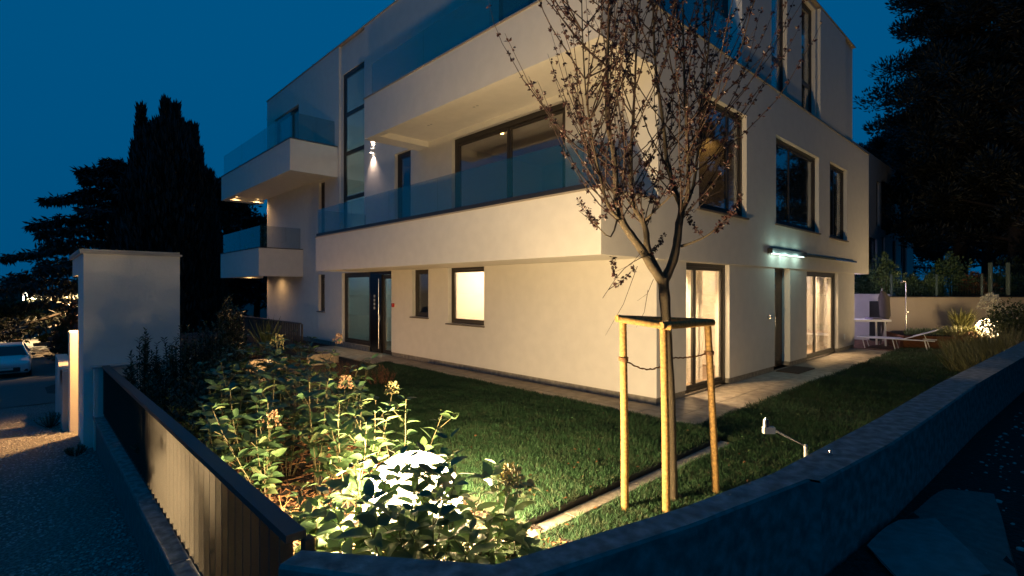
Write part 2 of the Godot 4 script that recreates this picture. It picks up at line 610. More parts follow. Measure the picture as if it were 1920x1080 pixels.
# a window: the part is its outer frame; its sub-parts are sashes (per light), panes and a sill
func window(parent: Node, called: String, axis: String, u0: float, u1: float, y0: float, y1: float, d: float, splits: Array, transoms: Array, pane: Material, sill: bool, fw := 0.055, fm: Material = null) -> MeshInstance3D:
	var s := 1.0 if axis == "x" else -1.0
	fm = fm if fm else M.frame
	var g := 0.002
	var mb := MB.new()
	bar(mb, axis, u0 + g, u0 + fw, y0 + g, y1 - g, d, d + s * 0.08)
	bar(mb, axis, u1 - fw, u1 - g, y0 + g, y1 - g, d, d + s * 0.08)
	bar(mb, axis, u0 + fw, u1 - fw, y1 - fw, y1 - g, d, d + s * 0.08)
	bar(mb, axis, u0 + fw, u1 - fw, y0 + g, y0 + fw, d, d + s * 0.08)
	var f := part(mb, called, fm, parent)
	var us := [u0 + fw]
	us.append_array(splits)
	us.append(u1 - fw)
	var ys := [y0 + fw]
	ys.append_array(transoms)
	ys.append(y1 - fw)
	for i in us.size() - 1:
		for j in ys.size() - 1:
			var a: float = us[i] + 0.003
			var b: float = us[i + 1] - 0.003
			var c: float = ys[j] + 0.003
			var e: float = ys[j + 1] - 0.003
			var sw := 0.06
			var dd := d + s * (0.012 + 0.014 * (i % 2))
			var sb := MB.new()
			bar(sb, axis, a, a + sw, c, e, dd, dd + s * 0.05)
			bar(sb, axis, b - sw, b, c, e, dd, dd + s * 0.05)
			bar(sb, axis, a + sw, b - sw, e - sw, e, dd, dd + s * 0.05)
			bar(sb, axis, a + sw, b - sw, c, c + sw, dd, dd + s * 0.05)
			part(sb, "sash", fm, f)
			var pb := MB.new()
			bar(pb, axis, a + sw - 0.008, b - sw + 0.008, c + sw - 0.008, e - sw + 0.008, dd + s * 0.012, dd + s * 0.016)
			bar(pb, axis, a + sw - 0.008, b - sw + 0.008, c + sw - 0.008, e - sw + 0.008, dd + s * 0.032, dd + s * 0.036)
			part(pb, "pane", pane, f)
	if sill:
		var sl := MB.new()
		bar(sl, axis, u0 - 0.06, u1 + 0.02, y0 - 0.035, y0 - 0.003, d - s * 0.15, d - s * 0.004)
		part(sl, "sill", M.sill, f)
	return f

func balcony(house: Node3D, x0: float, z0: float, z1: float, y0: float, y1: float, slab0: float, slab1: float, beam: float, closed_left: bool) -> MeshInstance3D:
	var mb := MB.new()
	var t := 0.16
	mb.box(Vector3(x0, y0, z0), Vector3(x0 + t, y1, z1))
	mb.box(Vector3(x0 + t, y0, z1 - t), Vector3(-0.002, y1, z1))
	if closed_left:
		mb.box(Vector3(x0 + t, y0, z0), Vector3(-0.002, y1, z0 + t))
		if beam > t:
			mb.box(Vector3(x0 + t, y0, z0 + t), Vector3(-0.002, slab0 + 0.02, z0 + beam))
	mb.box(Vector3(x0 + t, slab0, z0 + t), Vector3(-0.002, slab1, z1 - t))
	var b := part(mb, "balcony", M.plaster, house)
	return b

func balcony_cap(b: Node3D, x0: float, z0: float, z1: float, y: float, closed_left: bool, m: Material) -> void:
	var mb := MB.new()
	var o := 0.02
	mb.box(Vector3(x0 - o, y + 0.001, z0 - o), Vector3(x0 + 0.18, y + 0.03, z1 + o))
	mb.box(Vector3(x0 + 0.18, y + 0.001, z1 - 0.18), Vector3(-0.004, y + 0.03, z1 + o))
	if closed_left:
		mb.box(Vector3(x0 + 0.18, y + 0.001, z0 - o), Vector3(-0.004, y + 0.03, z0 + 0.18))
	part(mb, "coping", m, b)

func rail_pane(b: Node3D, axis: String, u0: float, u1: float, y0: float, y1: float, d: float) -> void:
	var mb := MB.new()
	bar(mb, axis, u0 + 0.006, u1 - 0.006, y0, y1, d - 0.007, d + 0.007)
	part(mb, "glass_pane", M.rail_glass, b)

func rail_channel(b: Node3D, axis: String, u0: float, u1: float, y: float, d: float, h := 0.05) -> void:
	var mb := MB.new()
	bar(mb, axis, u0, u1, y, y + h, d - 0.035, d + 0.035)
	part(mb, "rail_channel", M.channel, b)

func downlight(parent: Node, at: Vector3, m: Material, c: Color, e: float, angle := 50.0) -> void:
	var mb := MB.new()
	mb.tube([at + Vector3(0, 0.012, 0), at + Vector3(0, -0.006, 0)], [0.045, 0.045], 12)
	part(mb, "downlight", m, parent)
	if e > 0.0:
		spot("downlight_beam", at - Vector3(0, 0.02, 0), at - Vector3(0, 1, 0), c, e, angle, 0.04, 0.7)

# ---------------------------------------------------------------- the house
func build_house() -> void:
	var H := thing("apartment_house", "white flat-roofed three-storey modern house with glass-railed balconies, lit at dusk", "house")
	# outer walls
	var wa := MB.new()
	wall(wa, "x", -19.2, -0.33, 0.12, 10.12, 0.0, 0.3, [
		[-7.53, -6.76, 1.19, 2.46], [-5.89, -4.495, 1.09, 2.47], [-11.85, -8.64, 0.0, 2.466], [-13.75, -13.2, 1.14, 2.45],
		[-13.72, -13.2, 3.87, 5.76], [-12.07, -10.28, 2.75, 10.2], [-8.46, -7.61, 3.10, 5.80], [-5.735, -2.035, 3.10, 5.66],
		[-18.25, -15.6, 6.95, 9.1], [-4.32, 0.0, 6.60, 10.2]])
	part(wa, "wall", M.plaster, H)
	var pa := MB.new()
	wall(pa, "x", -19.2, -0.33, -0.5, 0.12, 0.02, 0.3, [[-11.85, -8.64, 0.0, 0.2]])
	wall(pa, "z", 0.02, 12.16, -0.5, 0.12, -0.05, -0.33, [[1.0, 2.785, 0.02, 0.3], [5.23, 6.255, 0.02, 0.3], [7.5, 10.35, 0.02, 0.3]])
	part(pa, "plinth", M.plinth, H)
	var wg := MB.new()
	wall(wg, "z", 0.0, 12.18, 0.12, 2.452, -0.03, -0.33, [[1.0, 2.785, 0.0, 2.44], [5.23, 6.255, 0.0, 2.45], [7.5, 10.35, 0.0, 2.42]])
	part(wg, "wall", M.plaster, H)
	var w1 := MB.new()
	wall(w1, "z", 0.0, 13.9, 2.452, 6.64, 0.0, -0.33, [[1.42, 3.56, 3.46, 5.66], [5.23, 8.42, 3.49, 5.60], [9.41, 11.2, 3.45, 5.68]])
	part(w1, "wall", M.plaster, H)
	var w2 := MB.new()
	wall(w2, "z", 3.56, 7.30, 6.66, 10.12, -0.10, -0.40, [[5.23, 6.26, 6.70, 10.0]])
	wall(w2, "z", 7.30, 12.24, 6.66, 9.90, -0.10, -0.40, [[7.32, 8.45, 6.70, 9.78]])
	w2.box(Vector3(8.62, 6.68, -0.098), Vector3(11.12, 9.86, -0.02))
	part(w2, "wall", M.plaster, H)
	# the stair recess in the entrance front
	var wr := MB.new()
	wall(wr, "x", -12.068, -10.282, 2.76, 10.11, 0.075, 0.30, [[-11.93, -10.30, 3.0, 9.13]])
	part(wr, "recess_wall", M.plaster, H)
	# far and end walls, roofs, floors
	var we := MB.new()
	we.box(Vector3(0.3, -0.5, -19.2), Vector3(12.1, 10.1, -18.9))
	we.box(Vector3(11.88, 0.0, -18.9), Vector3(12.18, 2.45, -0.33))
	we.box(Vector3(13.6, 2.46, -18.9), Vector3(13.9, 6.64, -0.33))
	we.box(Vector3(12.2, 2.46, -18.9), Vector3(13.6, 2.75, -0.33))
	we.box(Vector3(12.0, 6.3, -18.9), Vector3(13.6, 6.62, -0.33))
	we.box(Vector3(11.94, 6.66, -18.9), Vector3(12.24, 9.88, -0.4))
	we.box(Vector3(7.0, 9.9, -4.4), Vector3(7.28, 10.1, -0.4))
	part(we, "wall", M.plaster, H)
	var rf := MB.new()
	rf.box(Vector3(0.3, 9.85, -18.9), Vector3(11.9, 10.0, -4.35))
	rf.box(Vector3(3.6, 9.851, -4.35), Vector3(7.28, 10.0, -0.4))
	rf.box(Vector3(7.28, 9.6, -4.35), Vector3(11.94, 9.8, -0.4))
	var roof := part(rf, "roof", M.plaster_grey, H)
	var rc := MB.new()
	rc.box(Vector3(-0.03, 10.121, -19.23), Vector3(0.32, 10.15, -4.28))
	part(rc, "coping", M.coping, roof)
	rc = MB.new()
	rc.box(Vector3(7.28, 9.901, -0.42), Vector3(12.27, 9.93, -0.01))
	part(rc, "coping", M.coping, roof)
	rc = MB.new()
	rc.box(Vector3(3.53, 10.121, -0.42), Vector3(7.30, 10.15, -0.07))
	part(rc, "coping", M.coping, roof)
	# roof terrace glass at the far end
	var rg := MB.new()
	rg.box(Vector3(7.5, 9.94, -0.62), Vector3(10.5, 10.9, -0.60))
	part(rg, "glass_pane", M.rail_glass, roof)
	rg = MB.new()
	rg.box(Vector3(10.505, 9.94, -3.0), Vector3(10.525, 10.9, -0.60))
	part(rg, "glass_pane", M.rail_glass, roof)
	var fl := MB.new()
	fl.box(Vector3(0.3, 0.0, -18.9), Vector3(11.9, 0.015, -0.33))
	part(fl, "floor", M.room_floor, H)
	fl = MB.new()
	fl.box(Vector3(0.3, 2.76, -10.2), Vector3(13.6, 3.05, -0.33))
	fl.box(Vector3(3.0, 2.76, -12.2), Vector3(13.6, 3.05, -10.2))
	fl.box(Vector3(0.3, 2.76, -18.9), Vector3(13.6, 3.05, -12.2))
	part(fl, "floor", M.room_wall, H)
	fl = MB.new()
	fl.box(Vector3(0.3, 5.95, -10.2), Vector3(13.6, 6.25, -0.33))
	fl.box(Vector3(3.0, 5.95, -12.2), Vector3(13.6, 6.25, -10.2))
	fl.box(Vector3(0.3, 5.95, -18.9), Vector3(13.6, 6.25, -12.2))
	part(fl, "floor", M.room_wall, H)
	var pw := MB.new()
	for a in [[0.3, 4.9, -12.3, -12.2, 0.02, 9.84], [0.3, 4.9, -8.3, -8.2, 0.02, 2.75], [0.3, 4.9, -6.4, -6.3, 0.02, 2.75], [0.3, 4.9, -3.8, -3.7, 0.02, 2.75], [4.9, 5.0, -18.9, -0.34, 0.02, 2.75],
			[7.0, 7.1, -5.5, -0.34, 0.02, 2.75], [5.0, 11.8, -5.6, -5.5, 0.02, 2.75], [0.3, 3.0, -10.2, -10.1, 3.06, 9.84], [3.0, 3.1, -12.2, -10.1, 3.06, 9.84], [0.3, 4.6, -7.1, -7.0, 3.06, 5.94],
			[4.6, 4.7, -18.9, -0.34, 3.06, 5.94], [8.8, 8.9, -5.5, -0.34, 3.06, 5.94], [4.7, 13.5, -5.6, -5.5, 3.06, 5.94], [6.6, 6.7, -5.5, -0.42, 6.26, 9.6], [3.7, 11.9, -5.6, -5.5, 6.26, 9.6]]:
		pw.box(Vector3(a[0], a[4], a[2]), Vector3(a[1], a[5], a[3]))
	var iw := part(pw, "partition_wall", M.room_wall, H)

	# first-floor balcony round the corner
	var b1 := balcony(H, -1.564, -10.2, 0.0, 2.46, 3.43, 2.475, 3.05, 0.16, true)
	balcony_cap(b1, -1.564, -10.2, 0.0, 3.43, true, M.coping)
	rail_channel(b1, "x", -10.15, -0.30, 3.461, -1.535, 0.075)
	var zs := [-10.12, -8.0, -6.1, -4.156, -2.2, -0.34]
	for i in 5:
		rail_pane(b1, "x", zs[i], zs[i + 1], 3.537, 4.23, -1.535)
	rail_channel(b1, "z", -1.44, -0.03, 3.461, -0.30)
	rail_pane(b1, "z", -1.51, -0.03, 3.512, 4.23, -0.30)
	rail_pane(b1, "z", -1.51, -0.03, 3.465, 4.23, -10.12)
	downlight(b1, Vector3(-0.32, 2.47, -11.0 + 0.85), M.lamp_warm, Color(1, 0.86, 0.66), 1.6, 38)
	# second-floor terrace
	var b4 := balcony(H, -1.564, -7.25, 0.0, 5.655, 6.65, 5.80, 6.25, 0.5, true)
	balcony_cap(b4, -1.564, -7.25, 0.0, 6.65, true, M.coping)
	zs = [-7.0, -4.744, -2.5, -0.1]
	for i in 3:
		rail_pane(b4, "x", zs[i], zs[i + 1], 6.69, 7.48, -1.49)
	rail_pane(b4, "z", -1.45, 1.0, 6.69, 7.48, -0.09)
	rail_pane(b4, "z", 1.0, 3.5, 6.69, 7.48, -0.09)
	for z in [-5.6, -3.9, -2.2]:
		for k in 2:
			var dl := MB.new()
			var at := Vector3(-0.78, 5.80, z + 0.11 * k)
			dl.tube([at + Vector3(0, 0.01, 0), at + Vector3(0, -0.005, 0)], [0.03, 0.03], 10)
			part(dl, "downlight", M.plaster_grey, b4)
	var cp := MB.new()
	cp.box(Vector3(0.0, 6.641, -0.16), Vector3(13.92, 6.662, 0.02))
	part(cp, "coping", M.coping, b4)
	# left balconies
	var b3 := balcony(H, -1.575, -20.1, -12.17, 5.72, 6.73, 5.86, 6.25, 0.5, true)
	balcony_cap(b3, -1.575, -20.1, -12.17, 6.73, true, M.dark_coping)
	zs = [-20.0, -17.5, -14.8, -12.3]
	for i in 3:
		rail_pane(b3, "x", zs[i], zs[i + 1], 6.77, 7.62, -1.50)
	rail_pane(b3, "z", -1.49, -0.05, 6.77, 7.62, -12.28)
	downlight(b3, Vector3(-0.3, 5.85, -19.45), M.balcony_lamp, WARM, 0.9, 80)
	downlight(b3, Vector3(-1.15, 5.85, -19.45), M.balcony_lamp, WARM, 0.9, 80)
	var b2 := balcony(H, -1.58, -20.2, -15.18, 2.40, 3.42, 2.55, 3.05, 0.5, true)
	balcony_cap(b2, -1.58, -20.2, -15.18, 3.42, true, M.dark_coping)
	zs = [-20.1, -17.7, -15.3]
	for i in 2:
		rail_pane(b2, "x", zs[i], zs[i + 1], 3.46, 4.24, -1.50)
	rail_pane(b2, "z", -1.49, -0.05, 3.46, 4.24, -15.29)
	downlight(b2, Vector3(-0.55, 2.54, -19.5), M.balcony_lamp, WARM, 0.8, 80)
	downlight(b2, Vector3(-0.55, 2.54, -17.4), M.balcony_lamp, WARM, 0.8, 80)

	# windows of the entrance front
	window(H, "window", "x", -7.53, -6.76, 1.19, 2.46, 0.10, [], [], M.pane, true)
	window(H, "window", "x", -5.89, -4.495, 1.09, 2.47, 0.11, [], [], M.pane_clear, true)
	window(H, "window", "x", -13.75, -13.2, 1.14, 2.45, 0.10, [], [], M.pane, true)
	window(H, "window", "x", -13.72, -13.2, 3.87, 5.76, 0.10, [], [], M.pane, true)
	window(H, "window", "x", -11.93, -10.30, 3.0, 9.13, 0.10, [], [4.95, 6.45, 7.75], M.pane, false, 0.09)
	window(H, "window", "x", -8.46, -7.61, 3.06, 5.80, 0.10, [], [], M.pane, false, 0.09)
	window(H, "window", "x", -5.735, -2.035, 3.06, 5.66, 0.10, [-3.78], [], M.pane_clear, false, 0.12)
	window(H, "window", "x", -18.25, -15.6, 6.95, 9.1, 0.10, [-16.5], [], M.pane, false, 0.08)
	# entrance
	var eb := MB.new()
	eb.box(Vector3(0.02, 0.0, -11.85), Vector3(0.3, 0.16, -10.02))
	part(eb, "entrance_step", M.plinth, H)
	window(H, "window", "x", -11.85, -10.02, 0.16, 2.464, 0.10, [], [], M.pane, false, 0.09)
	var dr := MB.new()
	dr.box(Vector3(0.05, 0.02, -10.0), Vector3(0.13, 2.462, -9.30))
	dr.box(Vector3(0.05, 2.36, -9.30), Vector3(0.13, 2.462, -8.642))
	var door := part(dr, "entrance_door", M.black_panel, H)
	var hb := MB.new()
	hb.tube([Vector3(-0.01, 0.15, -9.36), Vector3(-0.01, 2.25, -9.36)], [0.018, 0.018], 10)
	for y in [0.4, 2.0]:
		hb.tube([Vector3(-0.01, y, -9.36), Vector3(0.06, y, -9.36)], [0.01, 0.01], 8)
	part(hb, "handle", M.steel, door)
	hb = MB.new()
	hb.cbox(Vector3(0.036, 0.98, -9.42), Vector3(0.05, 1.18, -9.385), 0.004)
	part(hb, "lock_plate", M.steel, door)
	for i in 4:
		hb = MB.new()
		hb.obox(Transform3D(Basis(), Vector3(0.046, 1.72 - i * 0.12, -9.72)), Vector3(0.008, 0.075, 0.08))
		part(hb, "intercom_key", M.pole_metal, door)
	window(H, "side_light", "x", -9.28, -8.642, 0.02, 2.355, 0.08, [], [], M.pane_clear, false, 0.05)
	var al := MB.new()
	al.cbox(Vector3(-0.05, 1.42, -8.56), Vector3(0.0, 1.53, -8.46), 0.008)
	one(al, "fire_call_point", M.red, "small red fire call point on the wall right of the black entrance door", "alarm")
	# wall lamp
	var wl := thing("wall_lamp", "small white up-and-down wall lamp beside the tall stair window", "lamp", Vector3(0, 6.13 - 0.0, -9.70))
	var lb := MB.new()
	lb.cbox(Vector3(-0.12, -0.06, -0.05), Vector3(-0.002, 0.06, 0.05), 0.01)
	part(lb, "body", M.white_plastic, wl)
	for k in [-1, 1]:
		var ln := MB.new()
		ln.box(Vector3(-0.10, 0.062 if k > 0 else -0.066, -0.035), Vector3(-0.02, 0.066 if k > 0 else -0.062, 0.035))
		part(ln, "lens", M.lamp_white, wl)
		spot("wall_lamp_beam", Vector3(-0.07, 6.13 + 0.10 * k, -9.70), Vector3(-0.045, 6.13 + 1.1 * k, -9.70), Color(1, 0.86, 0.78), 1.7, 48, 0.03, 1.0)

	# windows of the garden front
	window(H, "window", "z", 1.42, 3.56, 3.46, 5.66, -0.10, [2.9], [], M.pane, true, 0.07)
	window(H, "window", "z", 5.23, 8.42, 3.49, 5.60, -0.10, [6.45], [], M.pane, true, 0.07)
	window(H, "window", "z", 9.41, 11.2, 3.45, 5.68, -0.10, [10.2], [], M.pane, true, 0.07)
	window(H, "window", "z", 5.23, 6.26, 6.70, 10.0, -0.2, [], [7.6], M.pane, false, 0.07)
	window(H, "window", "z", 7.32, 8.45, 6.70, 9.78, -0.2, [], [7.6], M.pane, false, 0.07)
	window(H, "sliding_door", "z", 1.0, 2.785, 0.02, 2.44, -0.12, [1.52], [], M.pane_clear, false, 0.07)
	window(H, "sliding_door", "z", 7.5, 10.35, 0.02, 2.42, -0.12, [8.55], [], M.pane_clear, false, 0.07)
	var gd := MB.new()
	gd.box(Vector3(5.235, 0.02, -0.30), Vector3(6.25, 2.445, -0.22))
	var gdoor := part(gd, "garden_door", M.door_wood, H)
	gd = MB.new()
	gd.box(Vector3(5.62, 0.03, -0.218), Vector3(5.66, 2.44, -0.19))
	part(gd, "door_edge", M.steel, gdoor)
	for y in [0.35, 1.05, 1.2, 2.0, 2.3]:
		gd = MB.new()
		gd.tube([Vector3(5.64, y - 0.06, -0.175), Vector3(5.64, y + 0.06, -0.175)], [0.022, 0.022], 8)
		part(gd, "hinge", M.steel, gdoor)
	# upper terrace glazing
	window(H, "terrace_glazing", "z", 0.31, 3.58, 6.26, 9.84, -4.33, [1.4, 2.5], [], M.pane, false, 0.08)
	window(H, "terrace_glazing", "x", -4.3, -0.42, 6.26, 9.84, 3.62, [-3.0, -1.7], [], M.pane, false, 0.08)
	var kn := MB.new()
	kn.tube([Vector3(4.83, 1.30, -0.028), Vector3(4.83, 1.30, 0.01)], [0.05, 0.045], 14)
	kn.ball(Vector3(4.83, 1.30, 0.03), Vector3(0.03, 0.03, 0.03), 10, 6)
	one(kn, "outdoor_switch", M.steel, "small round metal fitting on the wall left of the brown garden door", "switch")
	var so := MB.new()
	so.cbox(Vector3(10.95, 0.36, -0.03), Vector3(11.03, 0.52, -0.005), 0.006)
	one(so, "wall_socket", M.white_plastic, "small white socket low on the wall near the far house corner", "socket")
	# awning with a light strip
	var aw := thing("awning_box", "slim dark awning box with a cold light strip above the garden doors", "awning", Vector3(4.68, 2.8, 0.0))
	var ab := MB.new()
	ab.cbox(Vector3(0.0, -0.03, 0.002), Vector3(2.35, 0.09, 0.12), 0.015)
	part(ab, "cassette", M.channel, aw)
	ab = MB.new()
	ab.cbox(Vector3(2.35, -0.005, 0.03), Vector3(7.25, 0.045, 0.08), 0.01)
	part(ab, "guide_rail", M.fence_green, aw)
	ab = MB.new()
	ab.cbox(Vector3(4.9, -0.012, 0.085), Vector3(7.25, 0.03, 0.1), 0.004)
	part(ab, "front_strip", M.steel, aw)
	ab = MB.new()
	ab.box(Vector3(0.12, -0.05, 0.05), Vector3(2.2, -0.032, 0.10))
	part(ab, "light_strip", M.led_glow, aw)
	area("light_strip_beam", Vector3(5.5, 2.735, 0.075), Vector3(5.5, 1.7, -0.12), Vector2(1.6, 0.05), Color(0.8, 1.0, 0.95), 0.22)
	for x in [5.0, 5.75, 6.5]:
		omni("light_strip_glow", Vector3(x, 2.77, 0.26), Color(0.8, 1.0, 0.95), 0.09, 0.05)

	# ---- rooms
	# bright room behind the square window
	var rm := MB.new()
	rm.box(Vector3(0.42, 0.9, -5.05), Vector3(0.44, 2.7, -4.40))
	var pts := 0
	part(drape(-5.02, -3.9, 0.55, 0.05, 2.7, "x"), "curtain", M.curtain, H)
	omni("room_light", Vector3(1.6, 2.3, -5.0), Color(1, 0.87, 0.70), 6.0, 0.12)
	# corner room behind the near sliding door
	var cw := MB.new()
	cw.box(Vector3(0.9, 0.02, -3.69), Vector3(4.0, 2.3, -3.4))
	part(cw, "built_in_cupboard", M.room_wood, H)
	part(drape(1.60, 2.75, -0.62, 0.03, 2.7, "z"), "curtain", M.curtain, H)
	omni("room_light", Vector3(1.45, 2.45, -1.5), Color(1, 0.86, 0.68), 15.0, 0.12)
	cw = MB.new()
	cw.cbox(Vector3(0.8, 0.02, -2.6), Vector3(1.7, 0.75, -1.8), 0.03)
	part(cw, "cabinet", M.white_plastic, H)
	# room behind the far sliding door
	part(drape(7.62, 8.5, -0.5, 0.03, 2.7, "z"), "curtain", M.curtain, H)
	part(drape(9.9, 10.6, -0.5, 0.03, 2.7, "z"), "curtain", M.curtain, H)
	cw = MB.new()
	cw.box(Vector3(8.9, 1.4, -5.49), Vector3(10.2, 2.3, -5.44))
	part(cw, "picture", M.room_wood, H)
	omni("room_light", Vector3(9.0, 2.45, -2.0), Color(1, 0.87, 0.72), 13.0, 0.12)
	for a in [[1.85, 38.0], [8.3, 24.0], [9.6, 24.0]]:
		ll2(H, a[0], a[1])
	# entrance lobby, cold
	omni("lobby_light", Vector3(1.0, 2.35, -8.75), Color(0.62, 0.95, 1.0), 0.45, 0.1)
	var ll := MB.new()
	ll.box(Vector3(0.8, 2.72, -8.95), Vector3(1.2, 2.755, -8.55))
	part(ll, "ceiling_lamp", M.lamp_cold, H)
	# stair hall
	ll = MB.new()
	ll.ball(Vector3(0.6, 6.62, -10.62), Vector3(0.09, 0.09, 0.09), 14, 10)
	part(ll, "globe_lamp", M.lamp_cold, H)
	omni("stair_light", Vector3(0.6, 6.62, -10.62), Color(0.6, 0.95, 1.0), 0.10, 0.08)
	ll = MB.new()
	ll.box(Vector3(1.2, 3.6, -11.9), Vector3(1.3, 3.63, -10.6))
	part(ll, "handrail_lamp", M.lamp_cold, H)
	# living room upstairs: wall washers
	for a in [[1.2, -3.1], [3.0, -4.3], [3.0, -2.2], [1.2, -5.2], [4.2, -3.4]]:
		var at := Vector3(a[0], 5.93, a[1])
		var dl := MB.new()
		dl.tube([at + Vector3(0, 0.01, 0), at + Vector3(0, -0.02, 0)], [0.04, 0.04], 10)
		part(dl, "downlight", M.lamp_warm, H)
	spot("living_room_beam", Vector3(4.35, 5.85, -3.0), Vector3(4.5, 4.8, -3.0), Color(1, 0.75, 0.4), 0.3, 50, 0.03, 0.8)
	spot("living_room_beam", Vector3(4.35, 5.85, -5.0), Vector3(4.5, 4.8, -5.0), Color(1, 0.75, 0.4), 0.3, 50, 0.03, 0.8)
	spot("living_room_beam", Vector3(4.35, 5.85, -1.4), Vector3(4.5, 4.8, -1.4), Color(1, 0.75, 0.4), 0.3, 50, 0.03, 0.8)

func ll2(H: Node3D, x: float, e: float) -> void:
	var at := Vector3(x, 2.74, -0.42)
	var mb := MB.new()
	mb.tube([at + Vector3(0, 0.012, 0), at + Vector3(0, -0.01, 0)], [0.05, 0.05], 12)
	part(mb, "downlight", M.lamp_warm, H)
	spot("door_downlight", at - Vector3(0, 0.02, 0), at + Vector3(0, -1.0, 0.42), Color(1, 0.85, 0.64), e, 52, 0.05, 0.8)

# a wavy curtain from u0 to u1, at depth d, between y0 and y1
func drape(u0: float, u1: float, d: float, y0: float, y1: float, axis: String) -> MB:
	var mb := MB.new()
	var k := int((u1 - u0) / 0.03)
	for i in k:
		var a := u0 + (u1 - u0) * i / k
		var b := u0 + (u1 - u0) * (i + 1) / k
		var da := d + 0.035 * sin(a * 42.0) + 0.015 * sin(a * 17.0)
		var db := d + 0.035 * sin(b * 42.0) + 0.015 * sin(b * 17.0)
		mb.quad(pt(axis, a, y0, da), pt(axis, b, y0, db), pt(axis, b, y1, db), pt(axis, a, y1, da))
	return mb

# ---------------------------------------------------------------- paths of stone slabs
func build_paths() -> void:
	var bed := MB.new()
	bed.box(Vector3(-1.10, -0.2, -12.4), Vector3(0.018, -0.012, -0.002))
	bed.box(Vector3(-1.12, -0.2, 0.0), Vector3(12.0, -0.012, 1.16))
	var path := setting(bed, "path", M.mortar)
	var ms := [M.paver_a, M.paver_b, M.paver_c]
	var i := 0
	var x := -1.12
	while x < 11.9:
		var w := minf(1.19, 12.0 - x)
		for k in 2:
			var s := MB.new()
			var zo := -0.045 if x > 0.02 else 0.0
			s.cbox(Vector3(x + 0.003, -0.03, (zo if k == 0 else 0.583)), Vector3(x + w - 0.003, 0.0 + r(-0.0015, 0.0015), 0.577 if k == 0 else 1.16), 0.004)
			part(s, "paver", ms[rng.randi() % 3], path)
		x += w
		i += 1
	var z := 0.0
	while z > -12.3:
		var l := minf(1.19, z + 12.4)
		var s := MB.new()
		s.cbox(Vector3(-1.10, -0.03, z - l + 0.003), Vector3(-0.5, r(-0.0015, 0.0015), z - 0.003), 0.004)
		part(s, "paver", ms[rng.randi() % 3], path)
		s = MB.new()
		s.cbox(Vector3(-0.494, -0.03, z - l + 0.003), Vector3(0.016, r(-0.0015, 0.0015), z - 0.003), 0.004)
		part(s, "paver", ms[rng.randi() % 3], path)
		z -= l
	# stone edging between the two lawns
	var ed := MB.new()
	ed.box(Vector3(-5.35, -0.1, 1.69), Vector3(-1.32, LAWN - 0.055, 1.83))
	var kerb := setting(ed, "lawn_edging", M.mortar)
	x = -5.35
	while x < -1.4:
		var s := MB.new()
		s.cbox(Vector3(x + 0.002, -0.05, 1.688), Vector3(minf(x + 1.0, -1.32) - 0.002, LAWN - 0.02 + r(-0.002, 0.002), 1.832), 0.006)
		part(s, "edging_stone", M.kerb, kerb)
		x += 1.0
	# stone step at the lawn's edge
	var st := MB.new()
	st.cbox(Vector3(-1.27, -0.03, -0.78), Vector3(-1.11, 0.10, -0.42), 0.006)
	one(st, "stone_block", M.paver_c, "small pale stone block at the lawn edge near the house corner", "stone")
	var dm := MB.new()
	dm.cbox(Vector3(5.15, 0.004, 0.02), Vector3(6.3, 0.022, 0.52), 0.006)
	one(dm, "doormat", M.mat_brown, "brown doormat on the path before the garden door", "doormat")

# ---------------------------------------------------------------- boundary
func ribbon(mb: MB, inner: Array, outer: Array, y0: float, y1: float, bev := 0.012) -> void:
	# a wall between two lines of (x, z): faces, top with bevelled arrises, ends
	for i in inner.size() - 1:
		var a: Vector2 = inner[i]
		var b: Vector2 = inner[i + 1]
		var c: Vector2 = outer[i]
		var d: Vector2 = outer[i + 1]
		var a2 := a + (c - a).normalized() * bev
		var b2 := b + (d - b).normalized() * bev
		var c2 := c + (a - c).normalized() * bev
		var d2 := d + (b - d).normalized() * bev
		var w := Vector3((a - c).x, 0, (a - c).y)
		mb.quadn(Vector3(a.x, y0, a.y), Vector3(b.x, y0, b.y), Vector3(b.x, y1 - bev, b.y), Vector3(a.x, y1 - bev, a.y), w)
		mb.quadn(Vector3(c.x, y0, c.y), Vector3(d.x, y0, d.y), Vector3(d.x, y1 - bev, d.y), Vector3(c.x, y1 - bev, c.y), -w)
		mb.quadn(Vector3(a.x, y1 - bev, a.y), Vector3(b.x, y1 - bev, b.y), Vector3(b2.x, y1, b2.y), Vector3(a2.x, y1, a2.y), w + Vector3.UP * w.length())
		mb.quadn(Vector3(c.x, y1 - bev, c.y), Vector3(d.x, y1 - bev, d.y), Vector3(d2.x, y1, d2.y), Vector3(c2.x, y1, c2.y), -w + Vector3.UP * w.length())
		mb.quadn(Vector3(a2.x, y1, a2.y), Vector3(b2.x, y1, b2.y), Vector3(d2.x, y1, d2.y), Vector3(c2.x, y1, c2.y), Vector3.UP)
	for e in [0, inner.size() - 1]:
		var a: Vector2 = inner[e]
		var c: Vector2 = outer[e]
		var q: Vector2 = inner[1] if e == 0 else inner[e - 1]
		var out := Vector3(a.x - q.x, 0, a.y - q.y)
		mb.quadn(Vector3(a.x, y0, a.y), Vector3(c.x, y0, c.y), Vector3(c.x, y1 - bev, c.y), Vector3(a.x, y1 - bev, a.y), out)

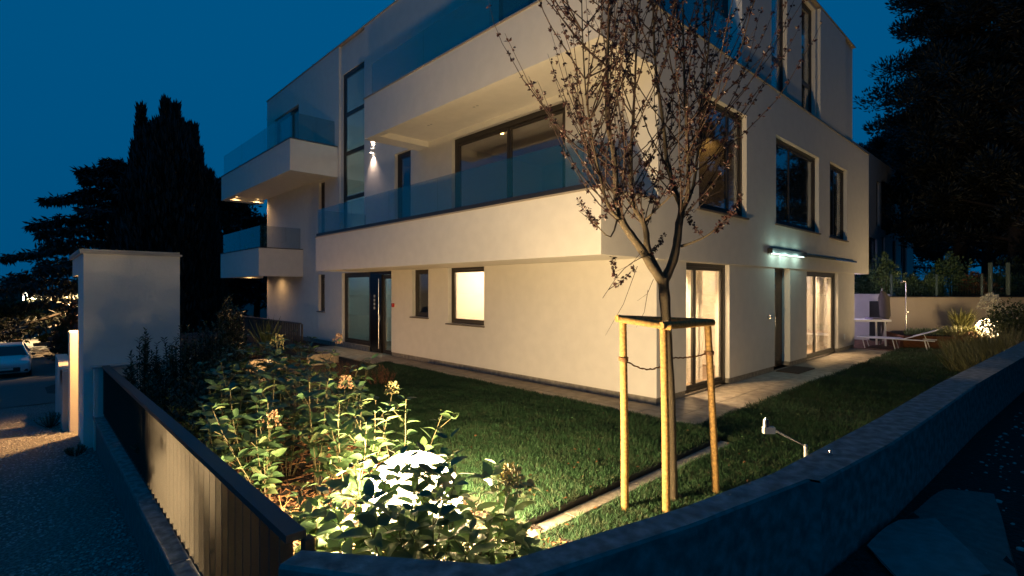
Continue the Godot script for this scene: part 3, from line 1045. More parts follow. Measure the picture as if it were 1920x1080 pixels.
func slat_fence(label: String, x: float, z0: float, z1: float, y0: float, ytop: Callable, pitch: float, deep: float, thick: float, turn := 0.0) -> void:
	var f := thing("slat_fence", label, "fence", Vector3(x, y0, z0))
	var count := int((z1 - z0) / pitch)
	var cap := MB.new()
	var n := 8
	for i in n:
		var za := (z1 - z0) * i / n
		var zb := (z1 - z0) * (i + 1) / n
		var a := Vector3(0, float(ytop.call(z0 + za)) - y0, za)
		var b := Vector3(0, float(ytop.call(z0 + zb)) - y0, zb)
		cap.obox(looking((a + b) / 2, b - a), Vector3(0.085, 0.035, (b - a).length()))
	part(cap, "top_rail", M.fence_cap, f)
	var low := MB.new()
	low.box(Vector3(-0.02, 0.0, 0), Vector3(0.02, 0.03, z1 - z0))
	part(low, "bottom_rail", M.fence_metal, f)
	for i in count + 1:
		var z := i * pitch
		var h := float(ytop.call(z0 + z)) - y0 - 0.017
		var s := MB.new()
		s.obox(Transform3D(Basis(Vector3.UP, -turn), Vector3(0, (h + 0.03) * 0.5, z)), Vector3(deep, h - 0.03, thick))
		part(s, "slat", M.fence_metal, f)
	for z in [0.0, (z1 - z0) * 0.5, z1 - z0]:
		var s := MB.new()
		s.box(Vector3(0.03, 0.0, z - 0.025), Vector3(0.07, float(ytop.call(z0 + z)) - y0 - 0.018, z + 0.025))
		part(s, "post", M.fence_metal, f)

func build_boundary() -> void:
	# concrete wall in front, in two pours that meet at a joint
	var g := thing("garden_wall", "low grey concrete boundary wall with a flat top running along the lawn to the right", "wall")
	var mb := MB.new()
	ribbon(mb, [Vector2(-6.86, 2.50), Vector2(-6.37, 3.11), Vector2(-5.375, 3.344), Vector2(-4.592, 3.4637)], [Vector2(-6.98, 2.56), Vector2(-6.52, 3.235), Vector2(-5.50, 3.475), Vector2(-4.527, 3.648)], -0.5, 0.917)
	part(mb, "wall_section", M.concrete, g)
	mb = MB.new()
	ribbon(mb, [Vector2(-4.59, 3.464), Vector2(-3.69, 3.52), Vector2(-2.63, 3.58), Vector2(-0.385, 3.67), Vector2(6.76, 4.11), Vector2(19.5, 4.95)], [Vector2(-4.525, 3.70), Vector2(-3.363, 3.815), Vector2(-2.4, 3.87), Vector2(-0.186, 3.975), Vector2(3.237, 4.21), Vector2(19.5, 5.3)], -0.5, 0.917)
	part(mb, "wall_section", M.concrete, g)
	# low wall that carries the slat fence
	var lw := thing("fence_wall", "low concrete wall with coping stones under the slat fence", "wall")
	mb = MB.new()
	mb.box(Vector3(-6.93, -0.9, -5.3), Vector3(-6.72, 0.02, 2.52))
	part(mb, "base", M.concrete_dark, lw)
	var z := -5.3
	for l in [1.45, 1.35, 1.5, 1.4, 1.3, 0.82]:
		mb = MB.new()
		mb.cbox(Vector3(-6.955 + r(-0.004, 0.004), 0.02, z + 0.004), Vector3(-6.70, 0.067 + r(-0.003, 0.003), z + l - 0.004), 0.006)
		part(mb, "coping_stone", M.concrete, lw)
		z += l
	slat_fence("dark metal slat fence along the bed of hydrangeas", -6.82, -5.1, 2.31, 0.075, func(zz: float) -> float: return 0.80 + (zz + 5.3) * 0.0112, 0.135, 0.055, 0.03, deg_to_rad(9.0))
	slat_fence("short slat fence by the entrance, before the house wall", -1.64, -17.7, -11.16, 0.2, func(_zz: float) -> float: return 0.89, 0.15, 0.025, 0.07)
	# pier and return wall
	var rw := thing("return_wall", "short white wall with a flat coping below the tall gate pillar", "wall")
	mb = MB.new()
	mb.box(Vector3(-6.95, -0.6, -5.29), Vector3(-5.7, 0.78, -5.12))
	part(mb, "body", M.plaster, rw)
	mb = MB.new()
	mb.box(Vector3(-6.98, 0.781, -5.30), Vector3(-5.68, 0.81, -5.09))
	part(mb, "coping", M.plaster_grey, rw)
	# gate pillar with a canopy over the gateway
	var tp := thing("gate_pillar", "tall white rendered gate pillar with a flat overhanging cap", "pillar", Vector3(-6.45, -0.5, -5.9))
	mb = MB.new()
	mb.box(Vector3(-0.61, -0.4, -0.48), Vector3(0.61, 2.98, 0.588))
	part(mb, "body", M.plaster, tp)
	mb = MB.new()
	mb.box(Vector3(-0.61, 2.68, -1.9), Vector3(0.61, 2.98, -0.482))
	part(mb, "canopy", M.plaster, tp)
	mb = MB.new()
	mb.box(Vector3(-0.65, 2.981, -1.94), Vector3(0.64, 3.01, 0.62))
	part(mb, "cap", M.plaster_grey, tp)
	mb = MB.new()
	mb.box(Vector3(-0.66, 3.011, -1.95), Vector3(0.60, 3.045, 0.635))
	part(mb, "flashing", M.pole_metal, tp)
	mb = MB.new()
	mb.tube([Vector3(-0.15, 2.685, -0.80), Vector3(-0.15, 2.672, -0.80)], [0.06, 0.06], 12)
	part(mb, "downlight", M.lamp_warm, tp)
	spot("gate_light", Vector3(-6.60, 2.12, -6.70), Vector3(-6.72, 1.0, -6.66), Color(1, 0.74, 0.45), 26.0, 62, 0.05, 0.5)
	mb = MB.new()
	mb.cbox(Vector3(-7.14, -1.0, -7.35), Vector3(-6.0, 1.22, -6.95), 0.008)
	one(mb, "gate_post", M.plaster, "lower cream post lit by the warm gate light, left of the tall pillar", "post")
	mb = MB.new()
	mb.box(Vector3(-7.21, -1.4, -10.6), Vector3(-7.02, 0.50, -7.40))
	one(mb, "side_wall", M.plaster_grey, "grey low wall running back from the gate post to the street", "wall")
	mb = MB.new()
	var zz := -8.6
	for i in 6:
		var za := zz + i * 0.16
		var zb := za + 0.16
		var ya := 0.53 + 0.03 * sin(i * 1.7)
		var yb := 0.53 + 0.03 * sin((i + 1) * 1.7)
		var da := 0.18 + 0.20 * absf(sin(i * 1.3 + 0.4))
		var db := 0.18 + 0.20 * absf(sin((i + 1) * 1.3 + 0.4))
		mb.quad(Vector3(-7.0, ya, za), Vector3(-7.0, yb, zb), Vector3(-7.235, yb, zb), Vector3(-7.235, ya, za))
		mb.quad(Vector3(-7.235, ya, za), Vector3(-7.235, yb, zb), Vector3(-7.25, yb - db, zb), Vector3(-7.25, ya - da, za))
	one(mb, "cloth_sheet", M.cloth_pale, "pale sheet draped over the grey low wall by the gate", "sheet")

# ---------------------------------------------------------------- garden
func globe(label: String, c: Vector3, rad: float, m: Material, e: float, col: Color) -> void:
	# an opal shell with the bulb inside: the shell lets most of the light through and glows itself
	var g := thing("globe_lamp", label, "lamp", c)
	var mb := MB.new()
	mb.ball(Vector3.ZERO, Vector3(rad, rad * 0.985, rad), 48, 28)
	part(mb, "globe", M.opal, g)
	mb = MB.new()
	mb.ball(Vector3.ZERO, Vector3.ONE * minf(rad * 0.62, 0.23), 24, 16)
	part(mb, "bulb", m, g)
	mb = MB.new()
	mb.tube([Vector3(0, -rad - 0.04, 0), Vector3(0, -rad + 0.03, 0)], [rad * 0.40, rad * 0.36], 20)
	part(mb, "base", M.channel, g)
	omni("globe_light", c, col, e, minf(rad * 0.5, 0.18))

func build_garden() -> void:
	globe("large glowing globe lamp among the hydrangeas at the lawn edge", Vector3(-5.635, LAWN + 0.345, 1.385), 0.355, M.globe_glow, 70.0, Color(1, 0.86, 0.645))
	# lawns
	var lw := MB.new()
	lw.prism(PackedVector2Array([Vector2(-4.75, 1.67), Vector2(-4.7, 0.0), Vector2(-4.3, -2.0), Vector2(-3.5, -4.5), Vector2(-2.5, -6.4), Vector2(-1.13, -7.0), Vector2(-1.13, 1.15), Vector2(-1.32, 1.67)]), -0.1, LAWN + 0.02)
	setting(lw, "lawn", M.lawn_soil)
	lw = MB.new()
	lw.prism(PackedVector2Array([Vector2(-5.2, 1.84), Vector2(-1.30, 1.84), Vector2(-1.1, 1.17), Vector2(12.6, 1.17), Vector2(14.6, 4.2), Vector2(14.6, 4.6), Vector2(6.76, 4.10), Vector2(-0.385, 3.665), Vector2(-4.587, 3.46), Vector2(-5.375, 3.335)]), -0.1, LAWN - 0.03)
	setting(lw, "lawn", M.lawn_soil)
	# dark metal strip on the raised lawn's edge
	var st := MB.new()
	st.box(Vector3(-4.75, 0.0, 1.672), Vector3(-1.32, LAWN + 0.03, 1.678))
	one(st, "lawn_edge_strip", M.channel, "thin dark metal strip along the raised lawn beside the stone edging", "edging")
	# planted bed
	var bed := func(x: float, z: float) -> float:
		return 0.05 + 0.03 * sin(x * 5.0 + z * 3.0) + 0.02 * sin(z * 9.0)
	setting(sheet(-6.71, -4.72, -5.1, 2.5, 0.12, bed), "planting_bed", M.soil)
	setting(sheet(-5.9, -4.7, 1.6, 3.1, 0.12, bed), "planting_bed", M.soil)
	setting(sheet(-4.75, -1.12, -8.5, -4.0, 0.2, func(x: float, z: float) -> float: return -0.02 + 0.02 * sin(x * 6.0) * sin(z * 5.0)), "planting_bed", M.soil)
	# mulch
	var cm := MB.new()
	cm.obox(Transform3D(), Vector3(0.012, 0.006, 0.055))
	var xf := []
	for i in 5200:
		var p := Vector3(r(-6.7, -4.75), 0, r(-4.6, 2.9))
		if p.z > 2.4 and p.x < -5.9:
			continue
		p.y = float(bed.call(p.x, p.z)) + 0.008
		xf.append(Transform3D(Basis.from_euler(Vector3(r(-0.5, 0.5), r(0, TAU), r(-0.5, 0.5))).scaled(Vector3(r(0.6, 2.0), 1, r(0.5, 1.6))), p))
	scatter(cm.mesh(), M.mulch, xf.slice(0, 3000), "bark_mulch")
	scatter(cm.mesh(), M.mulch_light, xf.slice(3000), "bark_mulch")
	# entrance planter
	var pl := thing("entrance_planter", "low concrete planter edge in front of the entrance, warmly lit", "planter")
	for a in [[-4.1, -2.95, -8.68, -8.56], [-2.43, -1.62, -8.68, -8.56], [-1.74, -1.62, -11.1, -8.68]]:
		var mb := MB.new()
		mb.cbox(Vector3(a[0], -0.1, a[2]), Vector3(a[1], 0.25, a[3] - (0.002 if a[3] < -8.6 else 0.0)), 0.008)
		part(mb, "edge_wall", M.kerb, pl)
	var ps := MB.new()
	ps.box(Vector3(-4.6, -0.1, -14.0), Vector3(-1.745, 0.17, -8.69))
	part(ps, "soil", M.soil, pl)
	# spiky plant in the planter
	var yu := thing("yucca", "spiky upright dark plant in the entrance planter", "plant", Vector3(-2.75, 0.17, -10.6))
	for i in 26:
		var d := Vector3(r(-0.5, 0.5), 1.0, r(-0.5, 0.5)).normalized()
		if i > 20:
			d = Vector3(r(-1, 1), 0.8, r(-1, 1)).normalized()
		var mb := MB.new()
		mb.leaf(looking(Vector3(r(-0.05, 0.05), 0, r(-0.05, 0.05)), d, rdir()), r(0.6, 1.15), 0.06, 0.5, 0.05, 3)
		part(mb, "leaf", M.leaf_dark, yu)
	# low bollard lamp in the bed, behind the shrubs: it lights the planter edge
	var bl := thing("bollard_lamp", "low bollard lamp hidden behind the hydrangeas before the entrance planter", "lamp", Vector3(-3.75, -0.02, -7.45))
	var bm := MB.new()
	bm.tube([Vector3.ZERO, Vector3(0, 0.30, 0)], [0.045, 0.045], 14)
	part(bm, "post", M.channel, bl)
	bm = MB.new()
	bm.tube([Vector3(0, 0.301, 0), Vector3(0, 0.40, 0)], [0.043, 0.043], 14)
	part(bm, "lens", M.balcony_lamp, bl)
	bm = MB.new()
	bm.tube([Vector3(0, 0.401, 0), Vector3(0, 0.42, 0)], [0.05, 0.046], 14)
	part(bm, "cap", M.channel, bl)
	omni("bollard_light", Vector3(-3.75, 0.33, -7.45), Color(1, 0.78, 0.5), 3.2, 0.03)
	# spot fixture on an arm
	var h := place(1436, 800, 3.3)
	var sp := thing("arm_fixture", "small silver fixture on a thin arm reaching over the lawn from the wall", "fixture", h)
	var e := Vector3(-4.045, 0.955, 3.475) - h
	var mb := MB.new()
	mb.tube([Vector3(0, 0.045, 0), Vector3(0, 0.04, 0), Vector3(0, -0.002, 0), Vector3(0, -0.004, 0)], [0.012, 0.019, 0.019, 0.016], 14)
	mb.tube([Vector3(0, 0.055, 0), Vector3(0, 0.043, 0)], [0.006, 0.008], 10)
	part(mb, "head", M.steel, sp)
	var fl := Vector3(e.x, 0, e.z).normalized()
	mb = MB.new()
	mb.obox(looking(Vector3(0, -0.025, 0) + fl * 0.018, fl), Vector3(0.034, 0.042, 0.07))
	part(mb, "housing", M.pole_metal, sp)
	mb = MB.new()
	var sd := fl.cross(Vector3.UP) * 0.012
	mb.tube([fl * 0.05 + Vector3(0, -0.018, 0) + sd, e + sd], [0.004, 0.003], 6)
	part(mb, "arm_rod", M.steel, sp)
	mb = MB.new()
	mb.tube([fl * 0.05 + Vector3(0, -0.03, 0) - sd, e - sd], [0.004, 0.003], 6)
	part(mb, "arm_rod", M.steel, sp)
	mb = MB.new()
	mb.tube([e + Vector3(0, 0.01, 0), e + Vector3(0, -0.10, 0.0)], [0.011, 0.009], 8)
	part(mb, "bracket", M.pole_metal, sp)
	mb = MB.new()
	mb.tube([Vector3(-3.995, 0.915, 3.60), Vector3(-3.995, 0.928, 3.60)], [0.016, 0.015], 8)
	mb.tube([Vector3(-3.995, 0.928, 3.60), Vector3(-3.995, 0.948, 3.60)], [0.008, 0.006], 8)
	one(mb, "wall_bolt", M.steel, "small metal bolt standing on the concrete wall top near the silver fixture", "bolt")

# ---------------------------------------------------------------- far garden end
func build_terrace_end() -> void:
	var ms := [M.deck_a, M.deck_b]
	var base := MB.new()
	base.box(Vector3(12.02, -0.3, -3.4), Vector3(15.35, -0.02, 1.15))
	var deck := setting(base, "deck", M.mortar)
	var z := -3.4
	while z < 1.1:
		var b := MB.new()
		b.cbox(Vector3(12.03, -0.018, z), Vector3(minf(15.35, 15.4), 0.008, z + 0.132), 0.003)
		part(b, "board", ms[rng.randi() % 2], deck)
		z += 0.14
	var w := thing("back_wall", "beige rendered garden wall behind the raised bed", "wall")
	var mb := MB.new()
	ribbon(mb, [Vector2(15.39, 0.215), Vector2(18.7, 3.33), Vector2(21.5, 5.97)], [Vector2(15.55, 0.03), Vector2(18.87, 3.15), Vector2(21.67, 5.8)], -0.5, 1.63)
	part(mb, "render", M.coping, w)
	mb = MB.new()
	ribbon(mb, [Vector2(15.36, 0.245), Vector2(18.68, 3.36), Vector2(21.47, 6.0)], [Vector2(15.58, 0.0), Vector2(18.9, 3.12), Vector2(21.7, 5.77)], 1.632, 1.665, 0.004)
	part(mb, "coping", M.channel, w)
	var a := place(1560, 0, 20.8)
	var b2 := place(1673, 0, 19.9)
	w = thing("end_wall", "pale wall lit lilac beside the far house corner", "wall")
	mb = MB.new()
	var off := Vector2(0.12, -0.16)
	ribbon(mb, [Vector2(a.x, a.z), Vector2(b2.x, b2.z)], [Vector2(a.x, a.z) + off, Vector2(b2.x, b2.z) + off], -0.5, 1.735)
	part(mb, "render", M.plaster, w)
	# raised bed
	var pb := thing("raised_bed", "long rust-coloured steel raised bed at the end of the lawn", "planter")
	mb = MB.new()
	ribbon(mb, [Vector2(14.3, 0.45), Vector2(12.65, 1.22), Vector2(14.85, 4.55)], [Vector2(14.28, 0.43), Vector2(12.62, 1.2), Vector2(14.82, 4.57)], -0.1, 0.45, 0.003)
	part(mb, "steel_side", M.corten, pb)
	mb = MB.new()
	mb.prism(PackedVector2Array([Vector2(14.3, 0.46), Vector2(12.67, 1.23), Vector2(14.86, 4.54), Vector2(18.9, 4.8), Vector2(18.9, 3.7), Vector2(15.4, 0.42)]), 0.0, 0.41)
	part(mb, "soil", M.soil, pb)
	globe("smaller glowing globe lamp on the far raised bed", Vector3(14.05, 0.41 + 0.31, 3.10), 0.315, M.globe_glow_far, 11.0, Color(1, 0.85, 0.62))
	# shower
	var sh := thing("outdoor_shower", "slim steel shower pole before the beige back wall", "shower", Vector3(14.07, 0.41, 1.03))
	mb = MB.new()
	mb.tube([Vector3(0, 0, 0), Vector3(0, 1.72, 0), Vector3(-0.04, 1.79, -0.03), Vector3(-0.12, 1.80, -0.09)], [0.022, 0.022, 0.018, 0.015], 10)
	part(mb, "pole", M.steel, sh)
	mb = MB.new()
	mb.tube([Vector3(-0.12, 1.80, -0.09), Vector3(-0.14, 1.74, -0.10)], [0.02, 0.05], 12)
	part(mb, "shower_head", M.steel, sh)
	mb = MB.new()
	mb.tube([Vector3(0, 0.75, 0), Vector3(-0.06, 0.75, 0.06)], [0.03, 0.025], 10)
	part(mb, "tap", M.steel, sh)
	# lounger
	lounger(place(1610, 0, 17.2), place(1712, 0, 16.2))
	# white table with towel
	var c := place(1622, 0, 17.6)
	var tb := thing("massage_table", "white padded table by the lilac wall, seen past the far house corner", "table", Vector3(c.x, 0.008, c.z))
	mb = MB.new()
	var t := looking(Vector3(0, 0.86, 0), RT)
	mb.obox(t, Vector3(0.62, 0.07, 1.35))
	part(mb, "top", M.white_plastic, tb)
	for i in 4:
		mb = MB.new()
		var q := RT * (0.55 if i % 2 else -0.55) + FW * (0.22 if i > 1 else -0.22)
		mb.tube([q, q * 0.95 + Vector3(0, 0.83, 0)], [0.03, 0.03], 8)
		part(mb, "leg", M.white_plastic, tb)
	mb = MB.new()
	mb.obox(looking(Vector3(0, 0.005, 0) + RT * 0.28, RT), Vector3(0.4, 0.06, 0.3))
	var tw := part(mb, numbered("folded_towel"), M.textile, self)
	tw.position = Vector3(c.x, 0.93, c.z)
	tag(tw, "dark folded towel on the white padded table", "towel")
	# furled parasol
	c = place(1657, 0, 17.9)
	var ps := thing("furled_parasol", "closed dark parasol leaning before the gap between the garden walls", "parasol", Vector3(c.x, 0.008, c.z))
	mb = MB.new()
	mb.tube([-RT * 0.12, -RT * 0.04 + Vector3(0, 0.5, 0), RT * 0.05 + Vector3(0, 1.0, 0), Vector3(0, 1.62, 0), -RT * 0.06 + Vector3(0, 1.86, 0)], [0.025, 0.03, 0.16, 0.17, 0.05], 12)
	part(mb, "canopy", M.parasol, ps)
	mb = MB.new()
	mb.tube([-RT * 0.12, -RT * 0.14 + Vector3(0, 0.02, 0)], [0.02, 0.02], 8)
	mb.tube([-RT * 0.06 + Vector3(0, 1.84, 0), -RT * 0.065 + Vector3(0, 1.95, 0)], [0.015, 0.012], 8)
	part(mb, "pole", M.pole_metal, ps)
	# a cold lamp on the end wall of the house, round the corner
	var el := thing("end_wall_lamp", "cold white lamp on the end wall of the house round the far corner", "lamp", Vector3(12.19, 2.1, -1.2))
	mb = MB.new()
	mb.cbox(Vector3(0, -0.08, -0.08), Vector3(0.06, 0.08, 0.08), 0.01)
	part(mb, "body", M.white_plastic, el)
	mb = MB.new()
	mb.box(Vector3(0.062, -0.06, -0.06), Vector3(0.066, 0.06, 0.06))
	part(mb, "lens", M.lamp_white, el)
	omni("end_wall_light", Vector3(12.45, 2.1, -1.2), Color(0.86, 0.80, 1.0), 2.2, 0.06)
	# fence on the wall
	var mf := thing("mesh_fence", "green wire mesh fence standing on the beige back wall", "fence")
	var d0 := Vector3(15.50, 1.66, 0.08)
	var d1 := Vector3(21.5, 1.66, 5.75)
	var u := (d1 - d0).normalized()
	var len := (d1 - d0).length()
	for i in 5:
		mb = MB.new()
		var q := d0 + u * (i * 1.68 + 0.35)
		mb.box(q + Vector3(-0.035, 0, -0.035), q + Vector3(0.035, 0.82, 0.035))
		part(mb, "post", M.fence_green, mf)
	for i in 7:
		mb = MB.new()
		mb.tube([d0 + Vector3(0, 0.08 + i * 0.12, 0), d1 + Vector3(0, 0.08 + i * 0.12, 0)], [0.004, 0.004], 4)
		part(mb, "wire", M.fence_green, mf)
	var i := 0
	while i * 0.1 < len:
		mb = MB.new()
		var q := d0 + u * (i * 0.1)
		mb.tube([q + Vector3(0, 0.04, 0), q + Vector3(0, 0.82, 0)], [0.003, 0.003], 3, false)
		part(mb, "wire", M.fence_green, mf)
		i += 1
	var gt := thing("mesh_gate_frame", "tall green post pair with cross bars on the back wall, at right", "gate")
	for px in [1857, 1890]:
		mb = MB.new()
		var q := place(px, 555, 19.2)
		mb.box(q + Vector3(-0.06, 0, -0.06), q + Vector3(0.06, 1.22, 0.06))
		part(mb, "post", M.fence_green, gt)
	for k in 6:
		mb = MB.new()
		mb.tube([place(1857, 550 - k * 10, 19.2), place(1890, 550 - k * 10, 19.2)], [0.007, 0.007], 6)
		part(mb, "cross_bar", M.fence_green, gt)
	# low plants in the raised bed
	var labs := ["low silvery clump at the left end of the raised bed", "pale green tuft beside the reddish gap in the raised bed", "bright variegated tuft in the middle of the raised bed", "orange-tinged low plant near the far globe lamp", "pale variegated clump touching the far globe lamp", "yellowish taller plant against the beige back wall"]
	var pp := [[1722, 16.9, 0.24, "leaf_c"], [1748, 16.8, 0.26, "leaf_c"], [1785, 16.5, 0.34, "leaf_lime"], [1808, 16.4, 0.22, "leaf_rust"], [1826, 16.4, 0.36, "leaf_lime"], [1803, 18.0, 0.85, "leaf_lime"]]
	for k in 6:
		var q := place(pp[k][0], 0, pp[k][1])
		var pn := thing("bed_plant", labs[k], "plant", Vector3(q.x, 0.41, q.z), "plants in the far raised bed")
		mb = MB.new()
		var hh: float = pp[k][2]
		for j in 260:
			var o := Vector3(r(-0.3, 0.3), 0, r(-0.3, 0.3)) * (1.0 if k < 5 else 0.5)
			var dd := Vector3(r(-0.8, 0.8), 1, r(-0.8, 0.8)).normalized()
			mb.chip(o + Vector3(0, r(0, hh * 0.4), 0), dd, dd.cross(rdir()).normalized(), hh * r(0.5, 0.9), 0.03)
		part(mb, "foliage", M[pp[k][3]], pn)

func lounger(a: Vector3, b: Vector3) -> void:
	var at := Vector3(a.x, 0.012, a.z)
	var t := thing("sun_lounger", "light sun lounger with raised backrest on the wooden deck", "lounger", at)
	var u := Vector3(b.x - a.x, 0, b.z - a.z).normalized()
	var s := Vector3.UP.cross(u)
	var L := 1.25
	for k in [-1, 1]:
		var mb := MB.new()
		mb.tube([s * 0.3 * k + Vector3(0, 0.34, 0), u * L + s * 0.3 * k + Vector3(0, 0.34, 0), u * (L + 0.75) + s * 0.3 * k + Vector3(0, 0.34, 0)], [0.018, 0.018, 0.018], 8)
		part(mb, "side_rail", M.white_plastic, t)
		mb = MB.new()
		mb.tube([u * L + s * 0.27 * k + Vector3(0, 0.36, 0), u * (L + 0.78) + s * 0.27 * k + Vector3(0, 0.66, 0)], [0.016, 0.016], 8)
		part(mb, "back_rail", M.white_plastic, t)
		for q in [0.15, 0.95, 1.75]:
			mb = MB.new()
			mb.tube([u * q + s * 0.3 * k + Vector3(0, 0.34, 0), u * (q + 0.08) + s * 0.33 * k], [0.014, 0.014], 8)
			part(mb, "leg", M.white_plastic, t)
	var mb := MB.new()
	mb.obox(looking(u * (L * 0.5) + Vector3(0, 0.35, 0), u), Vector3(0.56, 0.012, L))
	part(mb, "seat_fabric", M.plaster_grey, t)
	mb = MB.new()
	var p0 := u * L + Vector3(0, 0.36, 0)
	var p1 := u * (L + 0.76) + Vector3(0, 0.655, 0)
	mb.obox(looking((p0 + p1) / 2, p1 - p0), Vector3(0.5, 0.012, (p1 - p0).length()))
	part(mb, "back_fabric", M.plaster_grey, t)
	mb = MB.new()
	mb.tube([u * (L + 0.5) + s * 0.25 + Vector3(0, 0.34, 0), u * (L + 0.42) + s * 0.25 + Vector3(0, 0.52, 0)], [0.01, 0.01], 6)
	part(mb, "prop", M.white_plastic, t)

# ---------------------------------------------------------------- young tree and its stakes
func build_tree() -> void:
	# stakes
	var L0 := Vector3(-3.904, LAWN - 0.3, 2.012)
	var F0 := Vector3(-3.71, LAWN - 0.3, 2.298)
	var R0 := Vector3(-3.003, LAWN - 0.3, 2.411)
	var Lt := place(1168, 604, 4.42)
	var Ft := place(1244, 616, 4.36)
	var Rt := place(1327, 610, 4.72)
	var f := thing("tree_stakes", "three round wooden stakes with cross rails and rope holding the young tree", "stakes")
	for a in [[L0, Lt], [F0, Ft], [R0, Rt]]:
		var mb := MB.new()
		mb.tube([a[0], a[0].lerp(a[1], 0.5) + Vector3(0.004, 0, 0.003), a[1]], [0.033, 0.0325, 0.031], 14)
		part(mb, "stake", M.stake, f)
	for a in [[Lt, Ft, 0.10], [Ft, Rt, 0.07], [Rt, Lt, 0.06]]:
		var d: Vector3 = (a[1] - a[0]).normalized()
		var up := Vector3(0, 0.022, 0)
		var k := -FW * 0.035 if a[2] > 0.065 else FW * 0.05
		var mb := MB.new()
		mb.tube([a[0] - d * 0.05 + up + k, a[1] + d * 0.05 + up + k], [0.033, 0.032], 14)
		part(mb, "rail", M.stake, f)
	var trunk_at := place(1261, 900, 4.62)
	# rope: wound round a stake, across to the trunk
	for a in [[L0.lerp(Lt, 0.83), 0.55], [R0.lerp(Rt, 0.86), 0.1]]:
		var s: Vector3 = a[0]
		var mb := MB.new()
		for k in 3:
			var ring := []
			for i in 13:
				var w := TAU * i / 12
				ring.append(s + Vector3(cos(w) * 0.038, k * 0.012 - 0.012 + 0.004 * sin(w * 2), sin(w) * 0.038))
			var rr := []
			rr.resize(13)
			rr.fill(0.006)
			mb.tube(ring, rr, 5, false)
		var e := Vector3(trunk_at.x, s.y - 0.03, trunk_at.z)
		var pts := []
		var rad := []
		for i in 25:
			var q := i / 24.0
			pts.append(s.lerp(e, q) + Vector3(0, -float(a[1]) * 0.16 * sin(PI * q) + 0.004 * sin(i * 2.1), 0.004 * cos(i * 2.1)))
			rad.append(0.007 + 0.0015 * sin(i * 3.0))
		mb.tube(pts, rad, 5)
		part(mb, "rope", M.rope, f)

	# trunk and limbs, read off the photograph and given depth
	var t := thing("plum_tree", "young purple-leaved tree with upright branches between the wooden stakes", "tree", Vector3(trunk_at.x, LAWN, trunk_at.z))
	var o := -t.position
	var limbs := [
		# [px, py, distance, radius]
		[[1262, 950, 4.62, 0.040], [1258, 760, 4.61, 0.039], [1251, 640, 4.59, 0.042], [1246, 560, 4.58, 0.048], [1243, 522, 4.57, 0.05]],
		[[1243, 530, 4.57, 0.044], [1222, 500, 4.52, 0.040], [1204, 470, 4.48, 0.037], [1182, 440, 4.44, 0.034], [1165, 412, 4.40, 0.031], [1156, 370, 4.38, 0.027], [1151, 290, 4.36, 0.022], [1138, 220, 4.35, 0.018], [1140, 75, 4.34, 0.013], [1146, -60, 4.34, 0.009], [1150, -260, 4.34, 0.004]],
		[[1238, 520, 4.57, 0.036], [1215, 470, 4.60, 0.030], [1212, 440, 4.62, 0.027], [1205, 415, 4.64, 0.025], [1187, 382, 4.66, 0.021], [1183, 300, 4.70, 0.016], [1190, 170, 4.72, 0.011], [1196, 0, 4.74, 0.008], [1200, -200, 4.76, 0.004]],
		[[1245, 528, 4.57, 0.044], [1262, 490, 4.60, 0.040], [1270, 450, 4.62, 0.036], [1273, 420, 4.62, 0.034], [1278, 392, 4.64, 0.030], [1266, 360, 4.66, 0.024], [1250, 300, 4.68, 0.020], [1245, 245, 4.70, 0.016], [1228, 110, 4.72, 0.012], [1225, -40, 4.74, 0.009], [1228, -260, 4.76, 0.004]],
		[[1278, 398, 4.63, 0.024], [1290, 360, 4.58, 0.019], [1288, 250, 4.54, 0.014], [1282, 120, 4.50, 0.010], [1280, -50, 4.48, 0.006], [1284, -240, 4.48, 0.003]],
		[[1280, 395, 4.65, 0.018], [1300, 350, 4.80, 0.015], [1312, 250, 4.92, 0.011], [1326, 120, 5.0, 0.008], [1338, -60, 5.05, 0.005], [1345, -200, 5.08, 0.003]],
		[[1165, 415, 4.40, 0.016], [1140, 385, 4.30, 0.012], [1118, 300, 4.24, 0.010], [1100, 190, 4.20, 0.007], [1092, 60, 4.18, 0.005], [1090, -90, 4.16, 0.003]],
		[[1276, 463, 4.62, 0.014], [1300, 455, 4.58, 0.010], [1330, 440, 4.52, 0.007], [1352, 418, 4.48, 0.004]],
		[[1160, 400, 4.40, 0.010], [1145, 445, 4.30, 0.006], [1115, 420, 4.24, 0.004], [1085, 396, 4.2, 0.002]],
		[[1205, 418, 4.64, 0.009], [1240, 385, 4.5, 0.007], [1262, 365, 4.4, 0.004]],
		[[1222, 500, 4.52, 0.007], [1215, 480, 4.45, 0.004], [1170, 505, 4.4, 0.003], [1130, 560, 4.3, 0.002]],
	]
	var wood := MB.new()
	var lines := []
	for lb in limbs:
		var pts := []
		var rad := []
		for q in lb:
			pts.append(place(q[0], q[1], q[2]) + o)
			rad.append(q[3])
		# smooth
		var c := Curve3D.new()
		for i in pts.size():
			var tan: Vector3 = (pts[mini(i + 1, pts.size() - 1)] - pts[maxi(i - 1, 0)]) / 6.0
			c.add_point(pts[i], -tan, tan)
		var sp := []
		var sr := []
		for i in (pts.size() - 1) * 3 + 1:
			var k := i / 3.0
			sp.append(c.samplef(k))
			var a := int(floor(k))
			sr.append(lerpf(rad[a], rad[mini(a + 1, rad.size() - 1)], k - a) * (1.0 + 0.06 * sin(i * 2.3)))
		wood.tube(sp, sr, 9)
		lines.append([sp, sr])
	part(wood, "trunk", M.bark, t)
	# shoots and leaves
	var twigs := MB.new()
	var fol := MB.new()
	var count := 0
